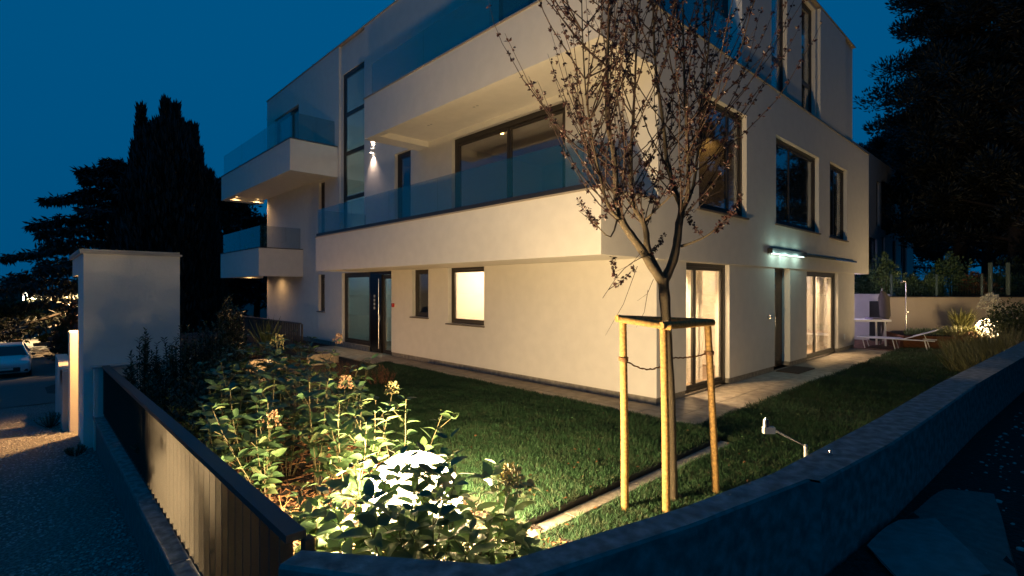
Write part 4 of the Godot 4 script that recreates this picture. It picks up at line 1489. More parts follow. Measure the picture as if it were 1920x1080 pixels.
	for li in range(1, lines.size()):
		var sp: Array = lines[li][0]
		var main := li <= 6
		var number := 35 if li <= 3 else (27 if main else 3)
		for k in number:
			var q := r(0.30, 0.98) if main else r(0.4, 1.0)
			var at: Vector3 = sp[int(q * (sp.size() - 1))]
			var side := Vector3(r(-1, 1), 0, r(-1, 1)).normalized()
			var ln := r(0.7, 1.9) if main else r(0.2, 0.45)
			var pts := [at]
			var rad := [0.0065 if main else 0.004]
			var dir := (side * r(0.5, 1.2) - RT * r(0.0, 0.35) * (1.0 if li in [1, 2, 6] else -0.9) + Vector3.UP * r(0.5, 1.2)).normalized() if main else (side * 0.8 + Vector3.UP * 0.4).normalized()
			var n := 9
			for i in n:
				dir = (dir + Vector3.UP * (0.11 if main else 0.05) + rdir() * 0.12).normalized()
				pts.append(pts[-1] + dir * ln / n)
				rad.append(lerpf(rad[0], 0.0014, (i + 1.0) / n))
			twigs.tube(pts, rad, 4, false)
			for i in range(2, n + 1):
				for s in 2:
					if rng.randf() < 0.1:
						continue
					var p: Vector3 = pts[i].lerp(pts[i - 1], r(0, 1))
					var m := rng.randi() % 5 + 4
					var out := rdir()
					for j in m:
						var d := (out + rdir() * 0.9 + Vector3(0, -0.1, 0)).normalized()
						fol.leaf(looking(p + d * 0.008, d, rdir()), r(0.021, 0.037), r(0.013, 0.022), 0.35, r(0.0, 0.4), 2)
						count += 1
	# thin bare water shoots low on the trunk
	for a in [[1205, 470, -50, 40], [1195, 500, -60, 130], [1225, 525, -30, 40], [1215, 545, -22, 70], [1300, 400, 40, -60], [1305, 380, 75, -50]]:
		var p0 := place(a[0], a[1], 4.4) + o
		var p1 := place(a[0] + a[2], a[1] + a[3], 4.35) + o
		twigs.tube([p0, p0.lerp(p1, 0.5) + Vector3(0, -0.03, 0.02), p1], [0.003, 0.002, 0.001], 4, false)
	part(twigs, "branches", M.twig, t)
	part(fol, "foliage", M.leaf_plum, t)

# ---------------------------------------------------------------- shrubs
var leaf_meshes := []
var panicle_meshes := []

func hydrangea(at: Vector3, h: float, stems: int, label: String, lean: Vector3, size := 1.0, flowers := 1) -> void:
	var t := thing("hydrangea", label, "shrub", at, "hydrangeas in the bed")
	var ms := [M.leaf_a, M.leaf_b, M.leaf_b, M.leaf_c]
	var wood := MB.new()
	var left := flowers
	for s in stems:
		var w := TAU * s / stems + r(-0.4, 0.4)
		var dir := (Vector3(cos(w), 0, sin(w)) * r(0.12, 0.5) + Vector3.UP + lean).normalized()
		var ln := h * r(0.72, 1.06)
		var pts := [Vector3(cos(w) * 0.03, -0.03, sin(w) * 0.03)]
		var n := 9
		for i in n:
			dir = (dir + Vector3.UP * 0.05 + rdir() * 0.09).normalized()
			pts.append(pts[-1] + dir * ln / n)
		var rad := []
		for i in n + 1:
			rad.append(lerpf(0.0052, 0.0022, float(i) / n))
		wood.tube(pts, rad, 5, false)
		var turn := r(0, TAU)
		for i in range(2, n + 1):
			turn += PI / 2 + r(-0.2, 0.2)
			var p: Vector3 = pts[i]
			var up: Vector3 = (pts[i] - pts[i - 1]).normalized()
			for k in 3:
				if rng.randf() < 0.08:
					continue
				var a := turn + TAU * k / 3.0 + r(-0.3, 0.3)
				var d := (Vector3(cos(a), 0, sin(a)) + up * r(0.1, 0.7)).normalized()
				var sz := size * r(0.55, 1.15) * (0.7 if i >= n - 1 else 1.0)
				var o := meshpart(leaf_meshes[rng.randi() % leaf_meshes.size()], "leaf", ms[rng.randi() % 4], t)
				o.transform = looking(p + d * 0.012, d, up + rdir() * 0.35, sz)
			# a side shoot with small leaves
			if i % 3 == 1 and i < n:
				var a := turn + PI / 2
				var d := (Vector3(cos(a), 0, sin(a)) * 0.8 + up).normalized()
				var q := p + d * r(0.10, 0.2)
				wood.tube([p, q], [0.003, 0.0018], 4, false)
				for k in 3:
					var b := a + TAU * k / 3 + 0.4
					var e := (Vector3(cos(b), 0, sin(b)) + d * 0.7).normalized()
					var o := meshpart(leaf_meshes[rng.randi() % leaf_meshes.size()], "leaf", ms[rng.randi() % 4], t)
					o.transform = looking(q, e, d + rdir() * 0.3, size * r(0.6, 0.9))
		if left > 0 and s % 2 == 0:
			left -= 1
			var o := meshpart(panicle_meshes[rng.randi() % panicle_meshes.size()], "flower_head", M.flower if rng.randf() < 0.7 else M.flower_pink, t)
			o.transform = looking(pts[n], Vector3(r(-1, 1), 0.1, r(-1, 1)), (pts[n] - pts[n - 1]), size * r(0.8, 1.1))
	part(wood, "stems", M.stem, t)

func foliage_blob(mb: MB, c: Vector3, rad: Vector3, count: int, l: float, w: float, clumps: int, up := 0.3) -> void:
	for k in clumps:
		var d := rdir()
		var cc := c + d * rad * r(0.35, 0.9)
		var cr := minf(rad.x, rad.y) * r(0.3, 0.5)
		for i in count / clumps:
			var e := rdir()
			var p := cc + e * cr * pow(rng.randf(), 0.4)
			var g := (e + Vector3.UP * up + rdir() * 0.5).normalized()
			mb.chip(p, g, g.cross(rdir()).normalized(), l * r(0.6, 1.2), w * r(0.7, 1.2))

func evergreen(at: Vector3, h: float, width: float, label: String, m: Material, called := "laurel", group := "dark evergreen shrubs by the fence", l := 0.07) -> void:
	var t := thing(called, label, "shrub", at, group)
	var wood := MB.new()
	var mb := MB.new()
	var n := int(18 + h * width * 34)
	for s in n:
		var w := r(0, TAU)
		var rr := sqrt(rng.randf())
		var top := Vector3(cos(w) * width * 0.5 * rr, h * (1.0 - 0.45 * rr * rr) * r(0.75, 1.0), sin(w) * width * 0.5 * rr)
		var foot := Vector3(cos(w) * 0.06 * rr, 0, sin(w) * 0.06 * rr)
		var mid := foot.lerp(top, 0.5) + Vector3(top.x, 0, top.z) * 0.15
		wood.tube([foot, mid, top], [0.008, 0.005, 0.002], 4, false)
		var k := int(10 + 20 * (top.y / 1.4))
		for i in k:
			var q := 0.22 + 0.78 * (i + 0.5) / k
			var p := foot.lerp(mid, q * 2.0) if q < 0.5 else mid.lerp(top, q * 2.0 - 1.0)
			for j in 2:
				var a := i * 2.4 + j * PI
				var d := (Vector3(cos(a), 0, sin(a)) + Vector3.UP * r(0.5, 1.4)).normalized()
				mb.leaf(looking(p, d, Vector3.UP + rdir() * 0.4), l * r(0.7, 1.2), l * 0.38, 0.3, 0.1, 2)
	part(wood, "stems", M.twig, t)
	part(mb, "foliage", m, t)

func build_shrubs() -> void:
	for k in 8:
		var mb := MB.new()
		mb.leaf(Transform3D(), r(0.075, 0.12), r(0.038, 0.06), r(0.1, 0.6), r(-0.1, 0.6), 5)
		leaf_meshes.append(mb.mesh())
	for k in 3:
		var mb := MB.new()
		for i in 130:
			var y := rng.randf()
			var w := r(0, TAU)
			var rr := 0.06 * (1.0 - y * 0.55) * sqrt(rng.randf())
			var p := Vector3(cos(w) * rr, y * 0.085, sin(w) * rr)
			var d := (p - Vector3(0, 0.03, 0)).normalized()
			mb.chip(p, (d + rdir() * 0.5).normalized(), d.cross(rdir()).normalized(), 0.018, 0.014)
		panicle_meshes.append(mb.mesh())
	var G := 0.06
	# [px, distance, height, stems, label, flowers]
	for a in [
		[912, 3.20, 0.98, 3, "hydrangea with two yellowed flower heads right of the large globe lamp", 2],
		[765, 4.75, 1.0, 1, "slender hydrangea behind the large globe lamp at the lawn edge", 0],
		[665, 4.30, 1.02, 5, "hydrangea left behind the large globe lamp with a faded flower head", 1],
		[600, 4.80, 1.15, 6, "broad pale-leaved hydrangea in the middle of the bed", 1],
		[640, 5.90, 1.15, 5, "hydrangea reaching up before the entrance planter", 0],
		[500, 4.55, 1.08, 6, "hydrangea leaning towards the slat fence", 1],
		[560, 6.40, 1.38, 8, "hydrangea at the back of the bed below the entrance", 1],
		[470, 5.50, 1.36, 8, "tall hydrangea next to the dark evergreens", 1],
		[712, 2.98, 1.0, 6, "hydrangea in front of the large globe lamp, leaves in silhouette", 0],
		[600, 3.45, 0.55, 5, "low hydrangea between the fence corner and the large globe lamp", 0],
		[832, 2.95, 0.86, 6, "low hydrangea between the concrete wall and the large globe lamp", 0],
		[640, 2.72, 0.42, 6, "lowest hydrangea at the corner of fence and concrete wall", 0],
		[440, 6.20, 1.28, 8, "hydrangea half shaded beside the tallest evergreen", 0],
		[540, 5.20, 1.2, 5, "bushy hydrangea behind the one that leans to the fence", 0],
		[930, 2.95, 0.50, 4, "small hydrangea near the end of the stone edging", 0],
		[772, 2.85, 0.92, 5, "hydrangea right before the middle of the large globe lamp", 0],
		[420, 5.35, 1.05, 8, "hydrangea in half shade where the evergreens begin", 0],
		[505, 7.10, 1.25, 8, "rearmost hydrangea below the spiky plant", 0],
	]:
		var p := place(a[0], 0, a[1])
		hydrangea(Vector3(p.x, G, p.z), a[2], a[3] + (2 if a[3] < 3 else 3), a[4], Vector3(0.05, 0, 0.0) if a[0] != 500 else Vector3(-0.22, 0, 0.1), 1.42, a[5])
	# dry stalks and fallen stems by the fence
	for k in 3:
		var q: Array = [[520, 3.9], [590, 3.25], [670, 3.3]][k]
		var p := place(q[0], 0, q[1])
		var t := thing("dry_perennial", ["clump of dry tan stalks by the fence", "tangle of dry stalks left of the large globe lamp", "short dry stalks close before the large globe lamp"][k], "plant", Vector3(p.x, 0.05, p.z), "dry perennials in the bed")
		var mb := MB.new()
		for i in 120:
			var f := Vector3(r(-0.28, 0.28), 0, r(-0.28, 0.28))
			var d := Vector3(r(-0.9, 0.9), r(0.25, 1.0), r(-0.9, 0.9)).normalized()
			var l := r(0.12, 0.34)
			mb.tube([f, f + d * l * 0.5 + Vector3(0, 0.01, 0), f + d * l + Vector3(0, -0.02, 0)], [0.0025, 0.002, 0.001], 3, false)
		part(mb, "stalks", M.dry_stem, t)
	# evergreens
	for a in [
		[258, 7.0, 1.42, 0.45, "slim dark evergreen shrub right beside the slat fence"],
		[300, 6.6, 0.95, 0.8, "low dark evergreen behind the slat fence"],
		[340, 7.3, 1.45, 0.75, "dark evergreen shrub in front of the white gate pillar"],
		[395, 7.7, 1.50, 0.8, "dark evergreen at the right edge of the white gate pillar"],
		[432, 8.4, 1.88, 0.6, "tallest upright evergreen shrub in the bed"],
		[370, 6.0, 0.95, 0.9, "broad dark evergreen in the shade of the bed"],
		[420, 6.9, 1.25, 0.9, "dark evergreen just behind the hydrangeas"],
		[310, 5.4, 0.55, 0.8, "low ground shrub in shade close to the slat fence"],
		[380, 4.9, 0.5, 0.7, "low shaded shrub where the fence slats catch light"],
	]:
		var p := place(a[0], 0, a[1])
		evergreen(Vector3(maxf(p.x, -6.5), 0.05, p.z), a[2], a[3], a[4], M.leaf_mid if a[0] > 410 else M.leaf_dark)
	# rusty shrubs near the entrance path
	for a in [[645, 10.6, 0.55, 0.7, "reddish low shrub right of the entrance planter", "leaf_rust"], [690, 10.4, 0.62, 0.55, "dark rounded low shrub on the bed's far edge", "leaf_mid"], [715, 10.0, 0.5, 0.6, "brownish low shrub where lawn and path begin", "leaf_rust"]]:
		var p := place(a[0], 0, a[1])
		evergreen(Vector3(p.x, 0.0, p.z), a[2], a[3], a[4], M[a[5]], "low_shrub", "low shrubs near the entrance", 0.04)
	for a in [[-2.2, -9.3, 0.35, 0.8, "low green ground shrub in the front corner of the entrance planter"], [-2.0, -10.4, 0.3, 0.7, "small ground shrub beside the spiky plant"], [-3.4, -9.6, 0.45, 0.9, "greyish shrub at the left of the entrance planter"]]:
		evergreen(Vector3(a[0], 0.16, a[1]), a[2], a[3], a[4], M.leaf_mid, "planter_shrub", "shrubs in the entrance planter", 0.04)
	# along the right wall: grasses and a white-flowered hydrangea
	var gl := ["ornamental grass tuft at the far end along the concrete wall", "ornamental grass tuft before the far raised bed", "ornamental grass tuft halfway along the concrete wall", "nearest ornamental grass tuft by the concrete wall", "tall ornamental grass in front of the far hydrangea", "ornamental grass right at the frame's edge by the wall"]
	var gp := [[1812, 14.2, 0.62], [1845, 13.4, 0.85], [1830, 11.6, 0.75], [1875, 10.2, 0.85], [1882, 12.2, 1.15], [1912, 10.8, 1.15]]
	for k in 6:
		var p := place(gp[k][0], 0, gp[k][1])
		var t := thing("ornamental_grass", gl[k], "grass", Vector3(p.x, 0.04, p.z), "ornamental grasses along the wall")
		var mb := MB.new()
		for i in 520:
			var f := Vector3(r(-0.4, 0.4), 0, r(-0.4, 0.4))
			var d := (Vector3(r(-0.5, 0.5), 1, r(-0.5, 0.5)) + f * 0.8).normalized()
			mb.leaf(looking(f, d, rdir()), float(gp[k][2]) * r(0.6, 1.1), 0.012, 0.2, r(0.05, 0.3), 3)
		part(mb, "blades", M.ornamental, t)
	var p := place(1888, 0, 13.6)
	var t := thing("white_hydrangea", "dark-leaved hydrangea with cream flower heads above the far globe lamp", "shrub", Vector3(p.x, 0.05, p.z))
	var mb := MB.new()
	foliage_blob(mb, Vector3(0, 1.0, 0), Vector3(0.7, 0.55, 0.7), 2600, 0.085, 0.05, 24)
	part(mb, "foliage", M.leaf_mid, t)
	mb = MB.new()
	for i in 12:
		var w := TAU * i / 12
		mb.tube([Vector3.ZERO, Vector3(cos(w) * 0.35, 0.9, sin(w) * 0.35)], [0.012, 0.005], 4, false)
	part(mb, "stems", M.stem, t)
	for i in 16:
		var o := meshpart(panicle_meshes[i % 3], "flower_head", M.flower_white, t)
		o.transform = looking(Vector3(r(-0.65, 0.65), r(1.2, 1.62), r(-0.65, 0.65)), Vector3(r(-1, 1), 0, r(-1, 1)), Vector3.UP, 1.9)
	# shrubs on the bank behind the mesh fence
	for a in [[1662, 20.4, 1.75, 0.8, "upright lit shrub behind the mesh fence next to the house", "leaf_a"], [1705, 20.8, 0.9, 0.9, "low dark shrub behind the mesh fence near the shower pole", "leaf_b"], [1745, 20.6, 0.95, 0.9, "low leafy shrub right of the first fence post", "leaf_a"], [1784, 21.2, 1.9, 1.0, "tall round shrub in the middle behind the mesh fence", "leaf_a"], [1826, 20.8, 1.0, 0.9, "low shrub behind the mesh fence left of the tall posts", "leaf_rust"], [1872, 21.5, 1.1, 1.0, "shrub seen between the tall green posts", "leaf_b"], [1900, 22.5, 1.7, 1.2, "dark feathery shrub at the right edge behind the fence", "leaf_dark"], [1625, 21.5, 1.2, 0.8, "shrub partly hidden by the far house corner", "leaf_b"]]:
		p = place(a[0], 0, a[1])
		t = thing("bank_shrub", a[4], "shrub", Vector3(p.x, 1.44, p.z), "shrubs on the bank behind the fence")
		mb = MB.new()
		var hh: float = a[2]
		var ww: float = a[3]
		foliage_blob(mb, Vector3(0, hh * 0.5, 0), Vector3(ww * 0.75, hh * 0.5, ww * 0.75), 1500, 0.13, 0.07, 22, 0.6)
		foliage_blob(mb, Vector3(0, hh * 0.95, 0), Vector3(ww * 0.22, hh * 0.22, ww * 0.22), 200, 0.12, 0.05, 5, 1.2)
		part(mb, "foliage", M[a[5]], t)
		mb = MB.new()
		for i in 5:
			mb.tube([Vector3.ZERO, Vector3(r(-0.3, 0.3), hh * 0.7, r(-0.3, 0.3))], [0.02, 0.006], 5, false)
		part(mb, "stems", M.stem, t)

# ---------------------------------------------------------------- grass
func build_grass() -> void:
	var kinds := []
	for k in 4:
		var mb := MB.new()
		for i in 13:
			var f := Vector3(r(-0.03, 0.03), 0, r(-0.03, 0.03))
			var d := Vector3(r(-0.6, 0.6), 1, r(-0.6, 0.6)).normalized()
			var s := d.cross(rdir()).normalized() * r(0.0012, 0.0022)
			var l := r(0.03, 0.06)
			var m := f + d * l * 0.6
			var e := f + d * l + Vector3(d.x, -0.15, d.z) * l * 0.25
			mb.tri(f - s, f + s, m + s * 0.8)
			mb.tri(f - s, m + s * 0.8, m - s * 0.8)
			mb.tri(m - s * 0.8, m + s * 0.8, e)
		kinds.append(mb.mesh())
	var polys := [
		[PackedVector2Array([Vector2(-4.78, 1.665), Vector2(-4.72, 0.0), Vector2(-4.3, -2.0), Vector2(-3.5, -4.5), Vector2(-2.5, -6.4), Vector2(-1.1, -7.0), Vector2(-1.1, 1.17), Vector2(-1.30, 1.665)]), LAWN + 0.018, "lawn_grass"],
		[PackedVector2Array([Vector2(-5.2, 1.85), Vector2(-1.30, 1.85), Vector2(-1.1, 1.15), Vector2(12.6, 1.15), Vector2(14.6, 4.2), Vector2(14.6, 4.58), Vector2(6.76, 4.08), Vector2(-0.385, 3.65), Vector2(-4.587, 3.44), Vector2(-5.375, 3.32)]), LAWN - 0.032, "strip_grass"]]
	var gust := FastNoiseLite.new()
	gust.seed = 77
	gust.frequency = 0.9
	for a in polys:
		var poly: PackedVector2Array = a[0]
		var lists := [[], [], [], []]
		var x := -5.4
		while x < 14.7:
			var z := -7.0
			var step := 0.032 if x < 0.5 else (0.05 if x < 5.0 else 0.075)
			while z < 4.7:
				var p := Vector2(x + r(-0.5, 0.5) * step, z + r(-0.5, 0.5) * step)
				if Geometry2D.is_point_in_polygon(p, poly):
					var g := gust.get_noise_2d(p.x, p.y)
					var s := (1.0 + 0.4 * g) * r(0.75, 1.35) * (1.0 if step < 0.05 else 1.3)
					var b := Basis.from_euler(Vector3(r(-0.15, 0.15), r(0, TAU), r(-0.15, 0.15))).scaled(Vector3(s, s, s))
					lists[rng.randi() % 4].append(Transform3D(b, Vector3(p.x, a[1], p.y)))
				z += step
			x += step
		var fallen := []
		for i in 170:
			var q := Vector2(-3.5 + rng.randfn(0.0, 1.1), 2.1 + rng.randfn(0.0, 0.9))
			if Geometry2D.is_point_in_polygon(q, poly):
				fallen.append(Transform3D(Basis.from_euler(Vector3(r(-0.7, 0.7), r(0, TAU), r(-0.7, 0.7))), Vector3(q.x, float(a[1]) + r(0.02, 0.05), q.y)))
		var fm := MB.new()
		fm.leaf(Transform3D(), 0.038, 0.022, 0.4, 0.3, 3)
		scatter(fm.mesh(), M.leaf_rust, fallen, "fallen_leaves")
		for k in 4:
			scatter(kinds[k], M.grass_blade if k < 3 else M.grass_blade_dry, lists[k], a[2])

# ---------------------------------------------------------------- street
func build_street() -> void:
	car(Vector3(-8.40, street_y(-30.0) + 0.03, -31.9))
	# street lamp
	var b := place(43, 0, 42.0)
	var by := street_y(b.z) + 0.02
	var t := thing("street_lamp", "slim street lamp with a bright flat head on the far side of the street", "lamp", Vector3(b.x, by, b.z))
	var mb := MB.new()
	mb.tube([Vector3.ZERO, Vector3(0, 4.0, 0)], [0.07, 0.05], 8)
	part(mb, "pole", M.pole_metal, t)
	mb = MB.new()
	mb.obox(Transform3D(Basis(), Vector3(0.16, 4.02, 0.14)), Vector3(0.3, 0.06, 0.3))
	part(mb, "head", M.pole_metal, t)
	mb = MB.new()
	mb.obox(Transform3D(Basis(), Vector3(0.18, 3.985, 0.16)), Vector3(0.22, 0.02, 0.22))
	part(mb, "lens", M.street_glow, t)
	spot("street_light", Vector3(b.x + 0.18, by + 3.95, b.z + 0.16), Vector3(b.x + 1.2, by, b.z + 1.6), Color(1, 0.85, 0.62), 260.0, 66, 0.1, 0.6)
	mb = MB.new()
	mb.box(Vector3(0.09, 1.55, 0.06), Vector3(0.85, 1.98, 0.08))
	part(mb, "sign_plate", M.sign_white, t)
	# a second lamp of the same street, hidden from view by the gate pillar
	var b2 := place(175, 0, 36.0)
	t = thing("street_lamp", "street lamp standing out of sight behind the tall gate pillar", "lamp", Vector3(b2.x, street_y(b2.z), b2.z))
	mb = MB.new()
	mb.tube([Vector3.ZERO, Vector3(0, 4.4, 0)], [0.07, 0.05], 8)
	part(mb, "pole", M.pole_metal, t)
	mb = MB.new()
	mb.obox(Transform3D(Basis(), Vector3(-0.2, 4.42, 0.1)), Vector3(0.4, 0.06, 0.3))
	part(mb, "head", M.pole_metal, t)
	mb = MB.new()
	mb.obox(Transform3D(Basis(), Vector3(-0.22, 4.38, 0.1)), Vector3(0.26, 0.02, 0.2))
	part(mb, "lens", M.street_glow, t)
	spot("street_light", Vector3(b2.x - 0.22, street_y(b2.z) + 4.34, b2.z + 0.1), Vector3(b2.x - 2.2, street_y(b2.z), b2.z + 1.0), Color(1, 0.80, 0.55), 230.0, 66, 0.1, 0.6)
	# traffic island with a clipped hedge
	var p := place(95, 0, 40.0)
	t = thing("island_hedge", "dark clipped shrub on a pale street island", "shrub", Vector3(p.x, street_y(p.z) + 0.03, p.z))
	mb = MB.new()
	mb.cbox(Vector3(-1.0, 0, -0.6), Vector3(1.0, 0.22, 0.6), 0.03)
	part(mb, "kerb_block", M.kerb, t)
	mb = MB.new()
	foliage_blob(mb, Vector3(0, 0.50, 0), Vector3(1.05, 0.32, 0.6), 1800, 0.16, 0.08, 26, 0.8)
	part(mb, "foliage", M.leaf_dark, t)
	# gate post of the house opposite
	p = place(32, 0, 33.0)
	t = thing("brick_post", "warm-lit masonry gate post with a wide cap behind the parked car", "post", Vector3(p.x, street_y(p.z), p.z))
	mb = MB.new()
	mb.cbox(Vector3(-0.28, 0, -0.28), Vector3(0.28, 0.62, 0.28), 0.02)
	part(mb, "base", M.plaster_grey, t)
	mb = MB.new()
	mb.cbox(Vector3(-0.34, 0.621, -0.34), Vector3(0.34, 0.70, 0.34), 0.02)
	part(mb, "ledge", M.brick_tan, t)
	mb = MB.new()
	mb.cbox(Vector3(-0.24, 0.701, -0.24), Vector3(0.24, 1.05, 0.24), 0.01)
	part(mb, "shaft", M.brick_tan, t)
	mb = MB.new()
	mb.cbox(Vector3(-0.29, 1.051, -0.29), Vector3(0.29, 1.11, 0.29), 0.02)
	part(mb, "cap", M.brick_tan, t)
	# street-side greenery
	for a in [[18, 38.0, 3.2, 1.5, "leafy shrub behind the street lamp, lit yellow-green", "leaf_a"], [62, 47.0, 2.4, 1.6, "low leafy shrub right of the street sign", "leaf_b"], [88, 55.0, 3.6, 2.2, "dim rounded tree at the street's end", "leaf_dark"], [128, 30.0, 1.9, 0.9, "red-leaved shrub left of the white gate pillar", "leaf_red"], [150, 34.0, 3.2, 1.2, "taller reddish shrub half hidden by the gate pillar", "leaf_rust"], [-20, 36.0, 4.0, 2.2, "dark tree at the left edge behind the car", "leaf_dark"], [40, 60.0, 5.0, 3.0, "dark round tree far behind the street lamp", "leaf_dark"], [110, 62.0, 3.0, 2.6, "dark low tree far down the street", "leaf_dark"]]:
		p = place(a[0], 0, a[1])
		t = thing("street_shrub", a[4], "shrub", Vector3(p.x, street_y(p.z), p.z), "greenery along the street")
		mb = MB.new()
		var hh: float = a[2]
		var ww: float = a[3]
		foliage_blob(mb, Vector3(0, hh * 0.58, 0), Vector3(ww, hh * 0.45, ww), 2400, 0.28, 0.16, 30, 0.4)
		part(mb, "crown", M[a[5]], t)
		mb = MB.new()
		mb.tube([Vector3.ZERO, Vector3(0.05, hh * 0.6, 0)], [0.08, 0.03], 6)
		part(mb, "trunk", M.dark_bark, t)

func car(at: Vector3) -> void:
	# seen from the front; z forward is towards the viewer
	var t := thing("parked_car", "white hatchback parked on the street, front towards us", "car", at)
	var rows := []   # each row: z, half width bottom, half width top, y bottom, y top (body lofted)
	var body := MB.new()
	var prof := [[2.05, 0.62, 0.30, 0.62], [2.0, 0.80, 0.24, 0.70], [1.75, 0.88, 0.20, 0.80], [1.2, 0.90, 0.20, 0.93], [0.85, 0.90, 0.20, 0.98], [-1.8, 0.90, 0.20, 0.98], [-2.05, 0.84, 0.25, 0.95]]
	var ring := func(q: Array) -> Array:
		var z: float = q[0]
		var w: float = q[1]
		var y0: float = q[2]
		var y1: float = q[3]
		return [Vector3(-w * 0.9, y0, z), Vector3(w * 0.9, y0, z), Vector3(w, y0 + 0.12, z), Vector3(w, y1 - 0.18, z), Vector3(w * 0.93, y1 - 0.03, z), Vector3(w * 0.6, y1 + 0.02, z), Vector3(-w * 0.6, y1 + 0.02, z), Vector3(-w * 0.93, y1 - 0.03, z), Vector3(-w, y1 - 0.18, z), Vector3(-w, y0 + 0.12, z)]
	for i in prof.size() - 1:
		var a: Array = ring.call(prof[i])
		var b: Array = ring.call(prof[i + 1])
		for k in 10:
			var j := (k + 1) % 10
			var m: Vector3 = (a[k] + a[j] + b[k] + b[j]) / 4.0
			body.quadn(a[k], a[j], b[j], b[k], Vector3(m.x, m.y - 0.55, 0.05))
	var fr: Array = ring.call(prof[0])
	for k in range(1, 9):
		body.tri(fr[0], fr[k], fr[k + 1])
	var bk: Array = ring.call(prof[-1])
	for k in range(1, 9):
		body.tri(bk[0], bk[k + 1], bk[k])
	part(body, "body", M.car_paint, t)
	# cabin: windscreen, side glass, roof
	var ws := MB.new()
	ws.quadn(Vector3(-0.74, 0.99, 0.92), Vector3(0.74, 0.99, 0.92), Vector3(0.57, 1.40, 0.18), Vector3(-0.57, 1.40, 0.18), Vector3(0, 1, 1))
	part(ws, "windscreen", M.car_glass, t)
	var sg := MB.new()
	for k in [-1.0, 1.0]:
		sg.quadn(Vector3(0.80 * k, 0.98, 0.80), Vector3(0.80 * k, 0.98, -1.6), Vector3(0.60 * k, 1.38, -1.2), Vector3(0.60 * k, 1.38, 0.12), Vector3(k, 0.3, 0))
	sg.quadn(Vector3(-0.74, 0.98, -1.95), Vector3(0.74, 0.98, -1.95), Vector3(0.57, 1.38, -1.45), Vector3(-0.57, 1.38, -1.45), Vector3(0, 0.5, -1))
	part(sg, "side_glass", M.car_glass, t)
	var rf := MB.new()
	rf.cbox(Vector3(-0.62, 1.385, -1.5), Vector3(0.62, 1.46, 0.20), 0.05)
	for k in [-1.0, 1.0]:
		rf.tube([Vector3(0.79 * k, 0.97, 0.95), Vector3(0.60 * k, 1.40, 0.18)], [0.04, 0.04], 6)
		rf.tube([Vector3(0.80 * k, 0.97, -1.75), Vector3(0.60 * k, 1.40, -1.35)], [0.07, 0.06], 6)
	part(rf, "roof", M.car_paint, t)
	var gr := MB.new()
	gr.cbox(Vector3(-0.52, 0.30, 2.0), Vector3(0.52, 0.52, 2.075), 0.03)
	part(gr, "grille", M.car_black, t)
	gr = MB.new()
	gr.box(Vector3(-0.26, 0.40, 2.076), Vector3(0.26, 0.50, 2.085))
	part(gr, "number_plate", M.sign_white, t)
	for k in [-1.0, 1.0]:
		var h := MB.new()
		h.quadn(Vector3(0.46 * k, 0.60, 2.055), Vector3(0.80 * k, 0.64, 1.93), Vector3(0.86 * k, 0.76, 1.75), Vector3(0.52 * k, 0.69, 1.99), Vector3(0.2 * k, 0.5, 1))
		part(h, "headlight", M.headlamp, t)
		h = MB.new()
		h.ball(Vector3(0.98 * k, 1.0, 0.72), Vector3(0.09, 0.07, 0.06), 10, 8)
		part(h, "mirror", M.car_black, t)
		h = MB.new()
		h.cbox(Vector3(minf(0.60 * k, 0.78 * k), 0.30, 1.94), Vector3(maxf(0.60 * k, 0.78 * k), 0.42, 2.03), 0.02)
		part(h, "fog_lamp", M.car_black, t)
		for z in [1.28, -1.28]:
			var w := MB.new()
			w.tube([Vector3(0.72 * k, 0.31, z), Vector3(0.915 * k, 0.31, z)], [0.31, 0.31], 18)
			var wheel := part(w, "wheel", M.tyre, t)
			w = MB.new()
			w.tube([Vector3(0.9 * k, 0.31, z), Vector3(0.92 * k, 0.31, z)], [0.2, 0.19], 14)
			part(w, "rim", M.pole_metal, wheel)

# ---------------------------------------------------------------- far trees and buildings
func spire(mb: MB, foot: Vector3, h: float, w: float, count: int, blunt := false) -> void:
	for i in count:
		var q := pow(rng.randf(), 0.8)
		var rr := w * (0.25 + 0.75 * sin(PI * minf(0.5 + q * 0.5, 1.0))) * (1.0 - pow(q, 3.0) * 0.85) * r(0.55, 1.05)
		if blunt:
			rr = w * (1.0 - 0.62 * pow(q, 4.0)) * r(0.5, 1.04)
		var a := r(0, TAU)
		var p := foot + Vector3(cos(a) * rr, q * h * 0.97, sin(a) * rr)
		var d := (Vector3(cos(a) * 0.22, 1.0, sin(a) * 0.22) + rdir() * 0.2).normalized()
		mb.chip(p, d, d.cross(rdir()).normalized(), r(0.4, 1.0), r(0.14, 0.28))

